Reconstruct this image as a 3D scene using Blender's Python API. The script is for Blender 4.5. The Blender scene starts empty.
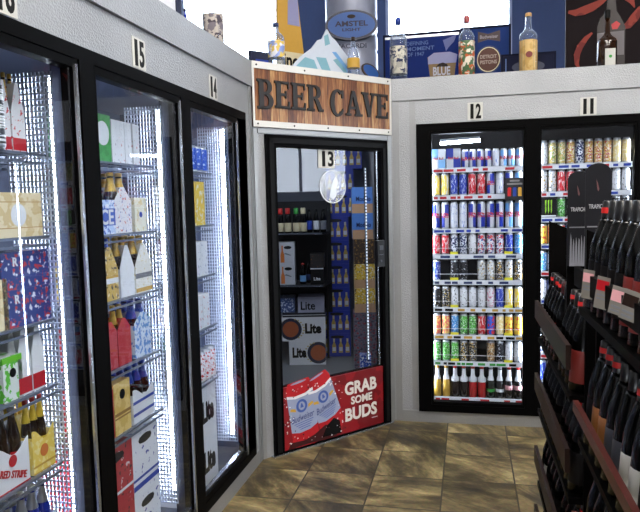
import bpy, math, random
from mathutils import Vector
random.seed(7)
PI = math.pi
C = bpy.context.scene.collection
sc = bpy.context.scene

# ------------------------------------------------------------------ camera maths
YAW, PIT, ROL = math.radians(12.654), math.radians(4.995), math.radians(-1.368)
FPX, CY, CAMH = 660.0, 263.6, 1.543
FW = Vector((-math.sin(YAW)*math.cos(PIT), math.cos(YAW)*math.cos(PIT), -math.sin(PIT)))
RT0 = Vector((math.cos(YAW), math.sin(YAW), 0)); UP0 = RT0.cross(FW)
RT = RT0*math.cos(ROL)+UP0*math.sin(ROL); UP = UP0*math.cos(ROL)-RT0*math.sin(ROL)
def at(u, v, axis, val):
    d = FW + RT*((u-320)/FPX) + UP*((CY-v)/FPX)
    o = Vector((0, 0, CAMH)); t = (val-o[axis])/d[axis]
    return o + d*t

XL, YR = -1.234, 4.614                 # faces of the left and the right cooler wall
C0 = Vector((XL, 3.754, 0)); C1 = Vector((-.512, YR, 0))
DT = (C1-C0).normalized(); DN = Vector((DT.y, -DT.x, 0))   # DN points to the aisle
DANG = math.atan2(DT.y, DT.x); DLEN = (C1-C0).length
ZB, ZT, ZC, ZE = .081, 2.081, 2.242, 2.393

# ------------------------------------------------------------------ materials
def c(r, g, b):
    f = lambda x: (x/255/12.92) if x/255 <= .04045 else ((x/255+.055)/1.055)**2.4
    return (f(r), f(g), f(b), 1)
MC = {}
def nm(name):
    m = bpy.data.materials.new(name); m.use_nodes = True
    nt = m.node_tree; return m, nt, nt.nodes['Principled BSDF']
def N(nt, t, **k):
    n = nt.nodes.new(t)
    for a, b in k.items(): setattr(n, a, b)
    return n
def mat(name, col, rough=.5, metal=0, spec=.5, coat=0):
    if name in MC: return MC[name]
    m, nt, b = nm(name)
    b.inputs['Base Color'].default_value = col; b.inputs['Roughness'].default_value = rough
    b.inputs['Metallic'].default_value = metal; b.inputs['Specular IOR Level'].default_value = spec
    b.inputs['Coat Weight'].default_value = coat
    tc = N(nt, 'ShaderNodeTexCoord'); no = N(nt, 'ShaderNodeTexNoise'); no.inputs['Scale'].default_value = 30
    nt.links.new(tc.outputs['Object'], no.inputs['Vector'])
    hs = N(nt, 'ShaderNodeMix', data_type='RGBA'); hs.inputs[6].default_value = col
    hs.inputs[7].default_value = tuple(min(1, x*.8) for x in col[:3])+(1,)
    mp = N(nt, 'ShaderNodeMath', operation='MULTIPLY'); mp.inputs[1].default_value = .5
    nt.links.new(no.outputs['Fac'], mp.inputs[0]); nt.links.new(mp.outputs[0], hs.inputs[0]); nt.links.new(hs.outputs[2], b.inputs['Base Color'])
    MC[name] = m; return m
def emis(name, col, s):
    if name in MC: return MC[name]
    m, nt, b = nm(name); b.inputs['Base Color'].default_value = col
    b.inputs['Emission Color'].default_value = col; b.inputs['Emission Strength'].default_value = s
    MC[name] = m; return m
def cloth(): pass
def printed(name, base, cols, scale=60, thr=.55, stretch=(1, 1, 1), rough=.35, metal=0):
    """packaging print: blotches of further colours on a base colour"""
    if name in MC: return MC[name]
    m, nt, b = nm(name); b.inputs['Roughness'].default_value = rough; b.inputs['Metallic'].default_value = metal
    tc = N(nt, 'ShaderNodeTexCoord'); mp = N(nt, 'ShaderNodeMapping'); mp.inputs['Scale'].default_value = stretch
    nt.links.new(tc.outputs['Object'], mp.inputs[0]); prev = None
    for i, cc in enumerate(cols):
        no = N(nt, 'ShaderNodeTexNoise'); no.inputs['Scale'].default_value = scale*(1+.35*i)*(2.4 if scale > 8 else (2.2 if scale == 8 else 1)); no.inputs['Detail'].default_value = 3
        of = N(nt, 'ShaderNodeVectorMath', operation='ADD'); of.inputs[1].default_value = (3.7*i+1, 1.9*i, 5.1*i)
        nt.links.new(mp.outputs[0], of.inputs[0]); nt.links.new(of.outputs[0], no.inputs['Vector'])
        gt = N(nt, 'ShaderNodeMath', operation='GREATER_THAN'); gt.inputs[1].default_value = thr
        nt.links.new(no.outputs['Fac'], gt.inputs[0])
        mx = N(nt, 'ShaderNodeMix', data_type='RGBA'); nt.links.new(gt.outputs[0], mx.inputs[0])
        if prev: nt.links.new(prev, mx.inputs[6])
        else: mx.inputs[6].default_value = base
        mx.inputs[7].default_value = cc; prev = mx.outputs[2]
    nt.links.new(prev, b.inputs['Base Color'])
    MC[name] = m; return m
def quad_mat(name, a, bb, logo, h):
    """can print in four alternating fields with a small logo across the middle"""
    if name in MC: return MC[name]
    m, nt, b = nm(name); b.inputs['Roughness'].default_value = .3; b.inputs['Metallic'].default_value = .15
    tc = N(nt, 'ShaderNodeTexCoord'); s = N(nt, 'ShaderNodeSeparateXYZ'); nt.links.new(tc.outputs['Object'], s.inputs[0])
    def M(op, x, y=None):
        n = N(nt, 'ShaderNodeMath', operation=op)
        for i, q in enumerate((x, y)):
            if q is None: continue
            if isinstance(q, (int, float)): n.inputs[i].default_value = q
            else: nt.links.new(q, n.inputs[i])
        return n.outputs[0]
    sx = M('SIGN', s.outputs[0]); sy = M('SIGN', M('ADD', s.outputs[1], .004)); zz = M('SIGN', M('SUBTRACT', s.outputs[2], h*.48))
    f = M('GREATER_THAN', M('MULTIPLY', M('MULTIPLY', sx, sy), zz), 0)
    no = N(nt, 'ShaderNodeTexNoise'); no.inputs['Scale'].default_value = 160; nt.links.new(tc.outputs['Object'], no.inputs['Vector'])
    g = M('MULTIPLY', M('LESS_THAN', M('ABSOLUTE', M('SUBTRACT', s.outputs[2], h*.5)), h*.09), M('GREATER_THAN', no.outputs['Fac'], .47))
    m1 = N(nt, 'ShaderNodeMix', data_type='RGBA'); nt.links.new(f, m1.inputs[0]); m1.inputs[6].default_value = a; m1.inputs[7].default_value = bb
    m2 = N(nt, 'ShaderNodeMix', data_type='RGBA'); nt.links.new(g, m2.inputs[0]); nt.links.new(m1.outputs[2], m2.inputs[6]); m2.inputs[7].default_value = logo
    nt.links.new(m2.outputs[2], b.inputs['Base Color']); MC[name] = m; return m
def stucco(name, col, rough=.42, metal=.4, bump=.25):
    m, nt, b = nm(name)
    b.inputs['Metallic'].default_value = metal; b.inputs['Roughness'].default_value = rough
    tc = N(nt, 'ShaderNodeTexCoord'); v = N(nt, 'ShaderNodeTexVoronoi'); v.inputs['Scale'].default_value = 130
    no = N(nt, 'ShaderNodeTexNoise'); no.inputs['Scale'].default_value = 3; no.inputs['Detail'].default_value = 6
    nt.links.new(tc.outputs['Object'], v.inputs['Vector']); nt.links.new(tc.outputs['Object'], no.inputs['Vector'])
    mx = N(nt, 'ShaderNodeMix', data_type='RGBA'); mx.inputs[6].default_value = col; mx.inputs[7].default_value = tuple(x*.72 for x in col[:3])+(1,)
    nt.links.new(no.outputs['Fac'], mx.inputs[0])
    m3 = N(nt, 'ShaderNodeMix', data_type='RGBA', blend_type='MULTIPLY'); m3.inputs[0].default_value = .35
    nt.links.new(mx.outputs[2], m3.inputs[6]); nt.links.new(v.outputs['Distance'], m3.inputs[7])
    ad = N(nt, 'ShaderNodeMix', data_type='RGBA'); ad.inputs[0].default_value = .25; nt.links.new(mx.outputs[2], ad.inputs[6]); nt.links.new(m3.outputs[2], ad.inputs[7])
    nt.links.new(ad.outputs[2], b.inputs['Base Color'])
    bp = N(nt, 'ShaderNodeBump'); bp.inputs['Strength'].default_value = bump; bp.inputs['Distance'].default_value = .004
    nt.links.new(v.outputs['Distance'], bp.inputs['Height']); nt.links.new(bp.outputs[0], b.inputs['Normal'])
    MC[name] = m; return m
def glass(name, tint=(.93, .96, 1, 1), ior=1.45):
    if name in MC: return MC[name]
    m, nt, b = nm(name); nt.nodes.remove(b); out = nt.nodes['Material Output']
    t = N(nt, 'ShaderNodeBsdfTransparent'); t.inputs[0].default_value = tint
    g = N(nt, 'ShaderNodeBsdfGlossy'); g.inputs['Roughness'].default_value = .01; g.inputs[0].default_value = (.9, .93, 1, 1)
    f0 = N(nt, 'ShaderNodeFresnel'); f0.inputs[0].default_value = ior; ge = N(nt, 'ShaderNodeNewGeometry')
    f1 = N(nt, 'ShaderNodeMath', operation='SUBTRACT'); f1.inputs[0].default_value = 1; nt.links.new(ge.outputs['Backfacing'], f1.inputs[1])
    f = N(nt, 'ShaderNodeMath', operation='MULTIPLY'); nt.links.new(f0.outputs[0], f.inputs[0]); nt.links.new(f1.outputs[0], f.inputs[1])
    mx = N(nt, 'ShaderNodeMixShader'); nt.links.new(f.outputs[0], mx.inputs[0]); nt.links.new(t.outputs[0], mx.inputs[1]); nt.links.new(g.outputs[0], mx.inputs[2])
    nt.links.new(mx.outputs[0], out.inputs[0]); MC[name] = m; return m
def clearglass(name, core, rim):
    m, nt, b = nm(name); out = nt.nodes['Material Output']
    b.inputs['Base Color'].default_value = rim; b.inputs['Roughness'].default_value = .05; b.inputs['Specular IOR Level'].default_value = .8
    t = N(nt, 'ShaderNodeBsdfTransparent'); t.inputs[0].default_value = core; lw = N(nt, 'ShaderNodeLayerWeight'); lw.inputs[0].default_value = .35
    mr = N(nt, 'ShaderNodeMapRange'); mr.inputs[1].default_value = 0; mr.inputs[2].default_value = .8; mr.inputs[3].default_value = .12; mr.inputs[4].default_value = .9
    mx = N(nt, 'ShaderNodeMixShader'); nt.links.new(lw.outputs['Facing'], mr.inputs[0]); nt.links.new(mr.outputs[0], mx.inputs[0])
    nt.links.new(t.outputs[0], mx.inputs[1]); nt.links.new(b.outputs[0], mx.inputs[2]); nt.links.new(mx.outputs[0], out.inputs[0])
    MC[name] = m; return m
def haze(name, col, a):
    """translucent film: part see-through, part diffuse"""
    if name in MC: return MC[name]
    m, nt, b = nm(name); out = nt.nodes['Material Output']
    b.inputs['Base Color'].default_value = col; b.inputs['Roughness'].default_value = .15
    t = N(nt, 'ShaderNodeBsdfTransparent'); mx = N(nt, 'ShaderNodeMixShader'); mx.inputs[0].default_value = a
    nt.links.new(t.outputs[0], mx.inputs[1]); nt.links.new(b.outputs[0], mx.inputs[2]); nt.links.new(mx.outputs[0], out.inputs[0])
    MC[name] = m; return m

M = dict(
    black=mat('black_frame', c(3, 3, 4), .55, spec=.05), steel=mat('steel_edge', c(190, 196, 205), .25, .9),
    wire=mat('wire_zinc', c(120, 126, 140), .4, .6), white=mat('white_enamel', c(232, 234, 238), .45),
    strip=mat('price_strip_white', c(235, 236, 240), .4), liner=mat('liner_grey', c(66, 72, 92), .5),
    dark=mat('dark_liner', c(16, 17, 20), .7), navy=mat('navy_paint', c(40, 56, 100), .6), ink=mat('black_ink', c(8, 8, 9), .6, spec=.2),
    red=mat('red_print', c(190, 22, 34), .4), gold=mat('gold_print', c(205, 160, 60), .4), blue=mat('blue_print', c(28, 60, 160), .4),
    cap_red=mat('cap_red', c(200, 40, 36), .4), cap_gold=mat('cap_gold', c(205, 165, 70), .35, .4), silver=mat('can_silver', c(205, 208, 214), .28, .85),
    brown=mat('brown_glass', c(28, 12, 5), .08, spec=.8), darkgl=mat('dark_glass', c(4, 4, 4), .18, spec=.22), bluegl=mat('blue_glass', c(18, 40, 140), .1, spec=.8),
    greenlab=mat('green_print', c(50, 150, 60), .4), yellow=mat('yellow_print', c(240, 205, 60), .45), cream=mat('cream_print', c(222, 208, 170), .5),
    orange=mat('orange_print', c(215, 120, 50), .45), grey=mat('grey_print', c(120, 122, 128), .5), aqua=mat('aqua_print', c(128, 178, 195), .5),
    lightblue=mat('lightblue_print', c(120, 175, 230), .4), rackwood=mat('rack_wood', c(36, 20, 14), .5, spec=.25), rackdark=mat('rack_black', c(4, 3, 3), .6, spec=.05),
    railred=mat('rail_mahogany', c(74, 26, 19), .35), steelflat=mat('keg_steel', c(165, 170, 190), .4, .3),
    clear=clearglass('clear_bottle_glass', (.86, .9, .96, 1), (.30, .36, .50, 1)), film=haze('etched_film', (.85, .9, 1, 1), .22), filmedge=haze('etched_film_edge', (.9, .95, 1, 1), .5), glass=glass('door_glass'),
    led=emis('led_tube', (.86, .92, 1, 1), 42), tube=emis('lamp_tube', (1, .97, .92, 1), 14),
    clad=stucco('stucco_aluminium', c(184, 187, 192), bump=.6), trimmetal=stucco('brushed_trim', c(176, 178, 180), .4, .6, .05),
)

# ------------------------------------------------------------------ mesh helpers
class MB:
    def __init__(s): s.v = []; s.f = []; s.m = []; s.sm = []
    def quadf(s, idx, m=0, sm=False): s.f.append(idx); s.m.append(m); s.sm.append(sm)
    def box(s, x0, x1, y0, y1, z0, z1, m=0):
        b = len(s.v); s.v += [(x, y, z) for z in (z0, z1) for y in (y0, y1) for x in (x0, x1)]
        for q in ((0, 2, 3, 1), (4, 5, 7, 6), (0, 1, 5, 4), (2, 6, 7, 3), (0, 4, 6, 2), (1, 3, 7, 5)): s.quadf([b+i for i in q], m)
        return s
    def prism(s, pts, y0, y1, m=0, side=None):
        """outline in the XZ plane, front at y0, back at y1; counter-clockwise as seen from -Y"""
        A = sum(pts[i][0]*pts[(i+1) % len(pts)][1]-pts[(i+1) % len(pts)][0]*pts[i][1] for i in range(len(pts)))
        if A < 0: pts = pts[::-1]
        b = len(s.v); n = len(pts); s.v += [(x, y0, z) for x, z in pts]+[(x, y1, z) for x, z in pts]
        s.quadf(list(range(b, b+n)), m); s.quadf(list(range(b+2*n-1, b+n-1, -1)), m)
        for i in range(n):
            j = (i+1) % n; s.quadf([b+j, b+i, b+n+i, b+n+j], m if side is None else side)
        return s
    def lathe(s, prof, n=14, cx=0, cy=0, ms=None, caps=True):
        b = len(s.v)
        for r, z in prof: s.v += [(cx+r*math.cos(2*PI*k/n), cy+r*math.sin(2*PI*k/n), z) for k in range(n)]
        for i in range(len(prof)-1):
            for k in range(n):
                k2 = (k+1) % n; s.quadf([b+i*n+k, b+i*n+k2, b+(i+1)*n+k2, b+(i+1)*n+k], ms[i] if ms else 0, True)
        if caps:
            s.quadf([b+k for k in range(n)][::-1], ms[0] if ms else 0); t = b+(len(prof)-1)*n; s.quadf([t+k for k in range(n)], ms[-1] if ms else 0)
        return s
    def tube(s, p, q, r, n=6, m=0):
        p, q = Vector(p), Vector(q); d = (q-p).normalized(); a = d.orthogonal().normalized(); e = d.cross(a); b = len(s.v)
        for w in (p, q): s.v += [tuple(w+(a*math.cos(2*PI*k/n)+e*math.sin(2*PI*k/n))*r) for k in range(n)]
        for k in range(n): s.quadf([b+k, b+(k+1) % n, b+n+(k+1) % n, b+n+k], m, True)
        s.quadf([b+k for k in range(n)][::-1], m); s.quadf([b+n+k for k in range(n)], m); return s
    def build(s, name, mats, parent=None, loc=None, rot=None):
        me = bpy.data.meshes.new(name); me.from_pydata(s.v, [], s.f)
        if not isinstance(mats, (list, tuple)): mats = [mats]
        for m in mats: me.materials.append(m)
        me.polygons.foreach_set('material_index', s.m); me.polygons.foreach_set('use_smooth', s.sm); me.update()
        o = bpy.data.objects.new(name, me); C.objects.link(o); o.parent = parent
        if loc is not None: o.location = loc
        if rot is not None: o.rotation_euler = rot
        return o
def bx(name, m, x0, x1, y0, y1, z0, z1, parent=None): return MB().box(x0, x1, y0, y1, z0, z1).build(name, m, parent)
NUMW = {'10': 'ten', '11': 'eleven', '12': 'twelve', '13': 'thirteen', '14': 'fourteen', '15': 'fifteen', '16': 'sixteen'}
def tag(o, label, cat, group=None):
    for a, b in NUMW.items(): label = label.replace(a, b); group = group.replace(a, b) if group else group
    o['label'] = label; o['category'] = cat
    if group: o['group'] = group
    return o
def struct(o): o['kind'] = 'structure'; return o
def thing(name, label, cat, loc=(0, 0, 0), rz=0, group=None, rot=None):
    o = bpy.data.objects.new(name, None); C.objects.link(o); o.location = loc; o.rotation_euler = rot if rot else (0, 0, rz)
    o.empty_display_size = .05
    return tag(o, label, cat, group)
def copytree(o, parent=None):
    n = o.copy(); C.objects.link(n); n.parent = parent
    for ch in o.children: copytree(ch, n)
    return n
PR = {}; HAS_KIDS = {}
def spawn(key, fac, loc, rz, label, cat, group=None, tilt=0, tiltx=0):
    if key not in PR: o = PR[key] = fac()
    else: o = copytree(PR[key])
    o.location = loc; o.rotation_euler = (tiltx, tilt, rz)
    for k in ('group',):
        if k in o: del o[k]
    return tag(o, label, cat, group)
def textmesh(st, h, bold=.0, ext=.0008, w=None):
    cu = bpy.data.curves.new('t', 'FONT'); cu.body = st; cu.size = 1; cu.offset = bold; cu.extrude = 0; cu.resolution_u = 3
    cu.align_x = 'LEFT'; ob = bpy.data.objects.new('t', cu); me = bpy.data.meshes.new_from_object(ob)
    xs = [v.co.x for v in me.vertices]; ys = [v.co.y for v in me.vertices]
    x0, x1, y0, y1 = min(xs), max(xs), min(ys), max(ys); sy = h/(y1-y0); sx = sy if w is None else w/(x1-x0)
    pts = [((v.co.x-(x0+x1)/2)*sx, 0, (v.co.y-(y0+y1)/2)*sy) for v in me.vertices]; n = len(pts)
    fs = [list(p.vertices) for p in me.polygons]
    ed = {}
    for f in fs:
        for i in range(len(f)):
            a, b = f[i], f[(i+1) % len(f)]; ed[(a, b)] = 1
    V = [(x, -ext, z) for x, _, z in pts]+[(x, ext, z) for x, _, z in pts]
    F = [f for f in fs]+[[i+n for i in f[::-1]] for f in fs]
    for (a, b) in ed:
        if (b, a) not in ed: F.append([b, a, a+n, b+n])
    bpy.data.objects.remove(ob); bpy.data.curves.remove(cu); bpy.data.meshes.remove(me)
    return V, F
def text(name, st, h, m, parent, loc, w=None, bold=.0, rot=None, ext=.0008, shear=0):
    V, F = textmesh(st, h, bold, ext, w); me = bpy.data.meshes.new(name)
    me.from_pydata([(x+shear*z, y, z) for x, y, z in V], [], F); me.materials.append(m); me.update()
    o = bpy.data.objects.new(name, me); C.objects.link(o); o.parent = parent; o.location = loc
    if rot: o.rotation_euler = rot
    return o
def ell(cx, cz, rx, rz, n=24, a0=0, a1=2*PI):
    return [(cx+rx*math.cos(a0+(a1-a0)*k/n), cz+rz*math.sin(a0+(a1-a0)*k/n)) for k in range(n if abs(a1-a0-2*PI) < .01 else n+1)]
ORD = ['first', 'second', 'third', 'fourth', 'fifth', 'sixth', 'seventh', 'eighth', 'ninth', 'tenth', 'eleventh', 'twelfth', 'thirteenth', 'fourteenth', 'fifteenth']

# ------------------------------------------------------------------ floor, ceiling, outer walls
def floor_mat():
    m, nt, b = nm('slate_tile')
    def Mt(op, x, y=None, z=None):
        n = N(nt, 'ShaderNodeMath', operation=op)
        for i, q in enumerate((x, y, z)):
            if q is None: continue
            if isinstance(q, (int, float)): n.inputs[i].default_value = q
            else: nt.links.new(q, n.inputs[i])
        return n.outputs[0]
    tc = N(nt, 'ShaderNodeTexCoord'); s = N(nt, 'ShaderNodeSeparateXYZ'); nt.links.new(tc.outputs['Object'], s.inputs[0])
    T = .388
    px = Mt('DIVIDE', Mt('ADD', s.outputs[0], .14+T*20), T); py = Mt('DIVIDE', Mt('ADD', s.outputs[1], -4.022+T*30), T)
    gx = Mt('ABSOLUTE', Mt('SUBTRACT', Mt('FRACT', px), .5)); gy = Mt('ABSOLUTE', Mt('SUBTRACT', Mt('FRACT', py), .5))
    gr = Mt('GREATER_THAN', Mt('MAXIMUM', gx, gy), .489)
    cb = N(nt, 'ShaderNodeCombineXYZ'); nt.links.new(Mt('FLOOR', px), cb.inputs[0]); nt.links.new(Mt('FLOOR', py), cb.inputs[1])
    wn = N(nt, 'ShaderNodeTexWhiteNoise', noise_dimensions='3D'); nt.links.new(cb.outputs[0], wn.inputs['Vector'])
    sc_ = N(nt, 'ShaderNodeVectorMath', operation='SCALE'); nt.links.new(wn.outputs['Color'], sc_.inputs[0]); sc_.inputs['Scale'].default_value = 30
    vr = N(nt, 'ShaderNodeVectorRotate', rotation_type='Z_AXIS'); nt.links.new(tc.outputs['Object'], vr.inputs['Vector']); nt.links.new(Mt('MULTIPLY', wn.outputs['Value'], 1.2), vr.inputs['Angle'])
    ad = N(nt, 'ShaderNodeVectorMath', operation='ADD'); nt.links.new(vr.outputs[0], ad.inputs[0]); nt.links.new(sc_.outputs[0], ad.inputs[1])
    mp = N(nt, 'ShaderNodeMapping'); mp.inputs['Scale'].default_value = (.8, 1.9, 1); nt.links.new(ad.outputs[0], mp.inputs[0])
    n1 = N(nt, 'ShaderNodeTexNoise'); n1.inputs['Scale'].default_value = 3.0; n1.inputs['Detail'].default_value = 9; n1.inputs['Roughness'].default_value = .66; n1.inputs['Distortion'].default_value = .25
    nt.links.new(mp.outputs[0], n1.inputs['Vector'])
    r = N(nt, 'ShaderNodeValToRGB'); nt.links.new(n1.outputs['Fac'], r.inputs[0])
    e = r.color_ramp.elements; e[0].position = .34; e[0].color = c(44, 38, 28); e[1].position = .66; e[1].color = c(158, 142, 100)
    for p, q in ((.43, c(66, 57, 38)), (.5, c(94, 81, 53)), (.58, c(124, 109, 74))):
        x = r.color_ramp.elements.new(p); x.color = q
    n2 = N(nt, 'ShaderNodeTexNoise'); n2.inputs['Scale'].default_value = 60; n2.inputs['Detail'].default_value = 4; nt.links.new(ad.outputs[0], n2.inputs['Vector'])
    m1 = N(nt, 'ShaderNodeMix', data_type='RGBA', blend_type='OVERLAY'); m1.inputs[0].default_value = .35
    nt.links.new(r.outputs[0], m1.inputs[6]); nt.links.new(n2.outputs['Color'], m1.inputs[7])
    m2 = N(nt, 'ShaderNodeMix', data_type='RGBA'); nt.links.new(gr, m2.inputs[0]); nt.links.new(m1.outputs[2], m2.inputs[6]); m2.inputs[7].default_value = c(52, 46, 36)
    nt.links.new(m2.outputs[2], b.inputs['Base Color']); b.inputs['Roughness'].default_value = .5; b.inputs['Specular IOR Level'].default_value = .35
    bp = N(nt, 'ShaderNodeBump'); bp.inputs['Strength'].default_value = .3; bp.inputs['Distance'].default_value = .006
    nt.links.new(n1.outputs['Fac'], bp.inputs['Height']); nt.links.new(bp.outputs[0], b.inputs['Normal'])
    return m
struct(bx('floor', floor_mat(), XL-.02, 4.2, -3.2, YR+.02, -.05, 0))
struct(MB().prism([(XL, 3.754), (-.512, YR), (-.37, YR), (-.37, 7.3), (-3.0, 7.3), (-3.0, 3.8), (XL-.05, 3.754)], 0, .05)
       .build('floor', mat('cave_concrete', c(120, 122, 126), .7), None, (0, 0, 0), (-PI/2, 0, 0)))
fl = bpy.data.objects['floor.001']; fl.data.transform(__import__('mathutils').Matrix(((1, 0, 0, 0), (0, 1, 0, 0), (0, 0, 1, 0), (0, 0, 0, 1))))
# the outline above is drawn in X/Z; lay it down flat
for v in fl.data.vertices: v.co = Vector((v.co.x, v.co.z, -.002-abs(v.co.y)))
fl.rotation_euler = (0, 0, 0)
wallp = mat('store_wall', c(120, 118, 122), .8); ceilp = mat('ceiling_tile', c(170, 170, 168), .9)
struct(bx('ceiling', ceilp, -4.2, 4.2, -3.2, 7.4, 4.2, 4.25))
struct(bx('wall_back', wallp, -4.2, 4.2, -3.3, -3.2, 0, 4.2))
aw = MB(); WY0, WY1, WZ0, WZ1 = 2.9, 4.3, 1.72, 2.55
aw.box(4.2, 4.3, -3.3, WY0, 0, 4.2); aw.box(4.2, 4.3, WY1, 7.4, 0, 4.2); aw.box(4.2, 4.3, WY0, WY1, 0, WZ0); aw.box(4.2, 4.3, WY0, WY1, WZ1, 4.2)
struct(aw.build('wall_aisle', mat('aisle_wall', c(60, 58, 66), .8)))
m = MB(); m.box(4.19, 4.28, WY0, WY0+.03, WZ0, WZ1); m.box(4.19, 4.28, WY1-.03, WY1, WZ0, WZ1); m.box(4.19, 4.28, 3.62, 3.66, WZ0, WZ1); m.box(4.19, 4.28, WY0+.03, WY1-.03, WZ0, WZ0+.03); m.box(4.19, 4.28, WY0+.03, WY1-.03, WZ1-.03, WZ1)
struct(m.build('window_3', mat('window_frame', c(170, 178, 205), .5)))
struct(bx('wall_outer', wallp, -4.3, -4.2, -3.3, 7.4, 0, 4.2))
# far wall above the coolers, with the two daylight windows
YW = 7.3
def wx(u): return at(u, 30, 1, YW).x
fw = MB(); xa, xb, xc, xd = wx(183), wx(292), wx(386), wx(512)
fw.box(-4.2, xa, YW, YW+.1, 0, 4.2); fw.box(xb, xc, YW, YW+.1, 0, 4.2); fw.box(xd, 4.2, YW, YW+.1, 0, 4.2)
for a, b in ((xa, xb), (xc, xd)): fw.box(a, b, YW, YW+.1, 0, 2.45); fw.box(a, b, YW, YW+.1, 4.1, 4.2)
struct(fw.build('wall_far', mat('far_wall_navy', c(70, 86, 128), .7)))
for i, (a, b) in enumerate(((xa, xb), (xc, xd))):
    w = MB(); f = .03
    w.box(a, a+f, YW-.02, YW+.08, 2.45, 4.1); w.box(b-f, b, YW-.02, YW+.08, 2.45, 4.1); w.box(a+f, b-f, YW-.02, YW+.08, 2.45, 2.48); w.box(a+f, b-f, YW-.02, YW+.08, 4.07, 4.1)
    o = struct(w.build('window_%d' % (i+1), mat('window_frame', c(170, 178, 205), .5)))
    bx('window_pane', M['glass'], a+f, b-f, YW+.03, YW+.036, 2.48, 4.07, o)

# ------------------------------------------------------------------ left cooler (doors 16, 15, 14)
LM = [(.44, .50), (1.18, 1.276), (1.972, 2.066), (2.762, 2.858), (3.50, 3.637)]     # black posts along Y on the face
clad, trm, blk = M['clad'], M['trimmetal'], M['black']
w = MB(); w.box(XL-.06, XL, -.6, 3.754, ZT, ZC); w.box(XL-.06, XL, 3.637, 3.754, 0, ZT); w.box(XL-.06, XL, -.6, .44, 0, ZT)
struct(w.build('wall_left', clad))
struct(bx('trim_1', clad, XL-.06, XL+.012, -.6, 3.748, ZC+.003, ZE))
struct(bx('trim_2', trm, XL-.004, XL+.006, 3.70, 3.745, .002, ZC))
struct(bx('baseboard_left', trm, XL-.06, XL+.004, -.6, 3.70, 0, ZB))
f = MB(); f.box(XL-.05, XL+.004, .44, 3.637, ZT-.045, ZT); f.box(XL-.05, XL+.004, .44, 3.637, ZB, ZB+.05)
for a, b in LM: f.box(XL-.05, XL+.004, a+.004, b-.004, ZB+.05, ZT-.045)
f.box(XL-.05, XL+.004, 3.5, 3.637, ZB+.05, ZT-.045)
struct(f.build('trim_3', blk))
pst = mat('post_slate', c(34, 38, 56), .35, spec=.4)
for k, (a, b) in enumerate(LM[1:4]): struct(bx('trim_%d' % (20+k), pst, XL-.105, XL-.051, a+.004, b-.004, .09, 2.115))
inner = MB(); inner.box(-2.10, -2.05, .4, 3.75, 0, 2.2); inner.box(-2.05, XL-.06, .4, 3.75, 2.12, 2.334); inner.box(-2.05, XL-.06, 3.70, 3.75, .08, 2.12); inner.box(-2.05, XL-.06, .4, .44, .08, 2.12)
struct(inner.build('wall_left_liner', M['liner']))
struct(bx('floor_left_case', mat('case_floor', c(70, 74, 84), .4), -2.05, XL-.06, .44, 3.70, 0, .09))
for i, num in enumerate(('16', '15', '14')):
    a, b = LM[i+1][1], LM[i+2][0]
    t = thing('cooler_door', 'tall glass cooler door in a black frame below the number %s' % num, 'door', (XL, a, ZB+.05), 0, None)
    L_ = b-a; H_ = ZT-.045-(ZB+.05)
    fr = MB(); fr.box(-.045, .001, .002, .010, 0, H_); fr.box(-.045, .001, L_-.03, L_-.002, 0, H_); fr.box(-.045, .001, .010, L_-.03, H_-.03, H_-.002); fr.box(-.045, .001, .010, L_-.03, .002, .03)
    fr.build('door_frame', blk, t)
    bx('glass_pane', M['glass'], -.012, -.006, .010, L_-.03, .03, H_-.03, t)
    bx('edge_trim', M['steel'], .001, .009, L_-.03, L_-.016, .01, H_-.02, t)
    bx('bottom_rail', M['steel'], -.036, -.014, .012, L_-.03, .03, .042, t)
    # LED light bar on the post at the far side, its own thing
    yl_ = (LM[i+2][0]+LM[i+2][1])/2 if i < 2 else 3.60
    lt = thing('led_light_bar', 'glowing vertical light bar at the far side of cooler door %s' % num, 'light', (XL-.118, yl_, .20), 0)
    hh = 1.80
    bx('housing', M['steel'], -.014, .009, -.012, .012, 0, hh, lt)
    bx('light_tube', M['led'], -.020, -.014, -.010, .010, .01, hh-.01, lt)
    bx('light_lens', M['led'], -.014, .006, -.0145, -.012, .01, hh-.01, lt)
    # perforated upright beside the bar
    p = MB(); yp = (yl_-.07) if i < 2 else yl_-.04; x0, x1 = -.085, -.26; z0, z1 = .18, 2.0
    n = 12; 
    for k in range(n+1):
        x = x0+(x1-x0)*k/n; p.box(x-.0024, x+.0024, -.002, .002, 0, z1-z0)
    q = 0.0
    while q < z1-z0: p.box(x1, x0, -.002, .002, q, q+.0058); q += .019
    po = p.build('perforated_panel', mat('panel_white', c(205, 212, 228), .35, .2), None, (XL, yp, z0))
    tag(po, 'white perforated upright panel beside the light bar of cooler door %s' % num, 'panel')
ZS = {16: [1.728, 1.470, 1.200, .985, .720, .440], 15: [1.728, 1.455, 1.20, .935, .672], 14: [1.728, 1.46, 1.20, .93, .667]}
SPAN = {16: (1.20, 1.885), 15: (2.03, 2.63), 14: (2.83, 3.30)}
SX = XL-.08
for d, zs in ZS.items():
    a, b = SPAN[d]
    for k, z in enumerate(zs):
        t = thing('cooler_shelf', 'wire shelf, %s from the top behind cooler door %d' % (ORD[k], d), 'shelf', (SX, a, z))
        m = MB(); m.box(-.012, 0, 0, b-a, -.008, 0); m.box(-.008, -.002, 0, b-a, -.034, -.026)
        for s_ in range(7): x = -.07-.08*s_; m.box(x-.004, x+.004, 0, b-a, -.008, 0)
        for s_ in range(int((b-a)/.07)+1): y = s_*.07; m.box(-.60, -.012, y, y+.003, -.005, -.001)
        m.build('wire_deck', M['wire'], t)

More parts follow.
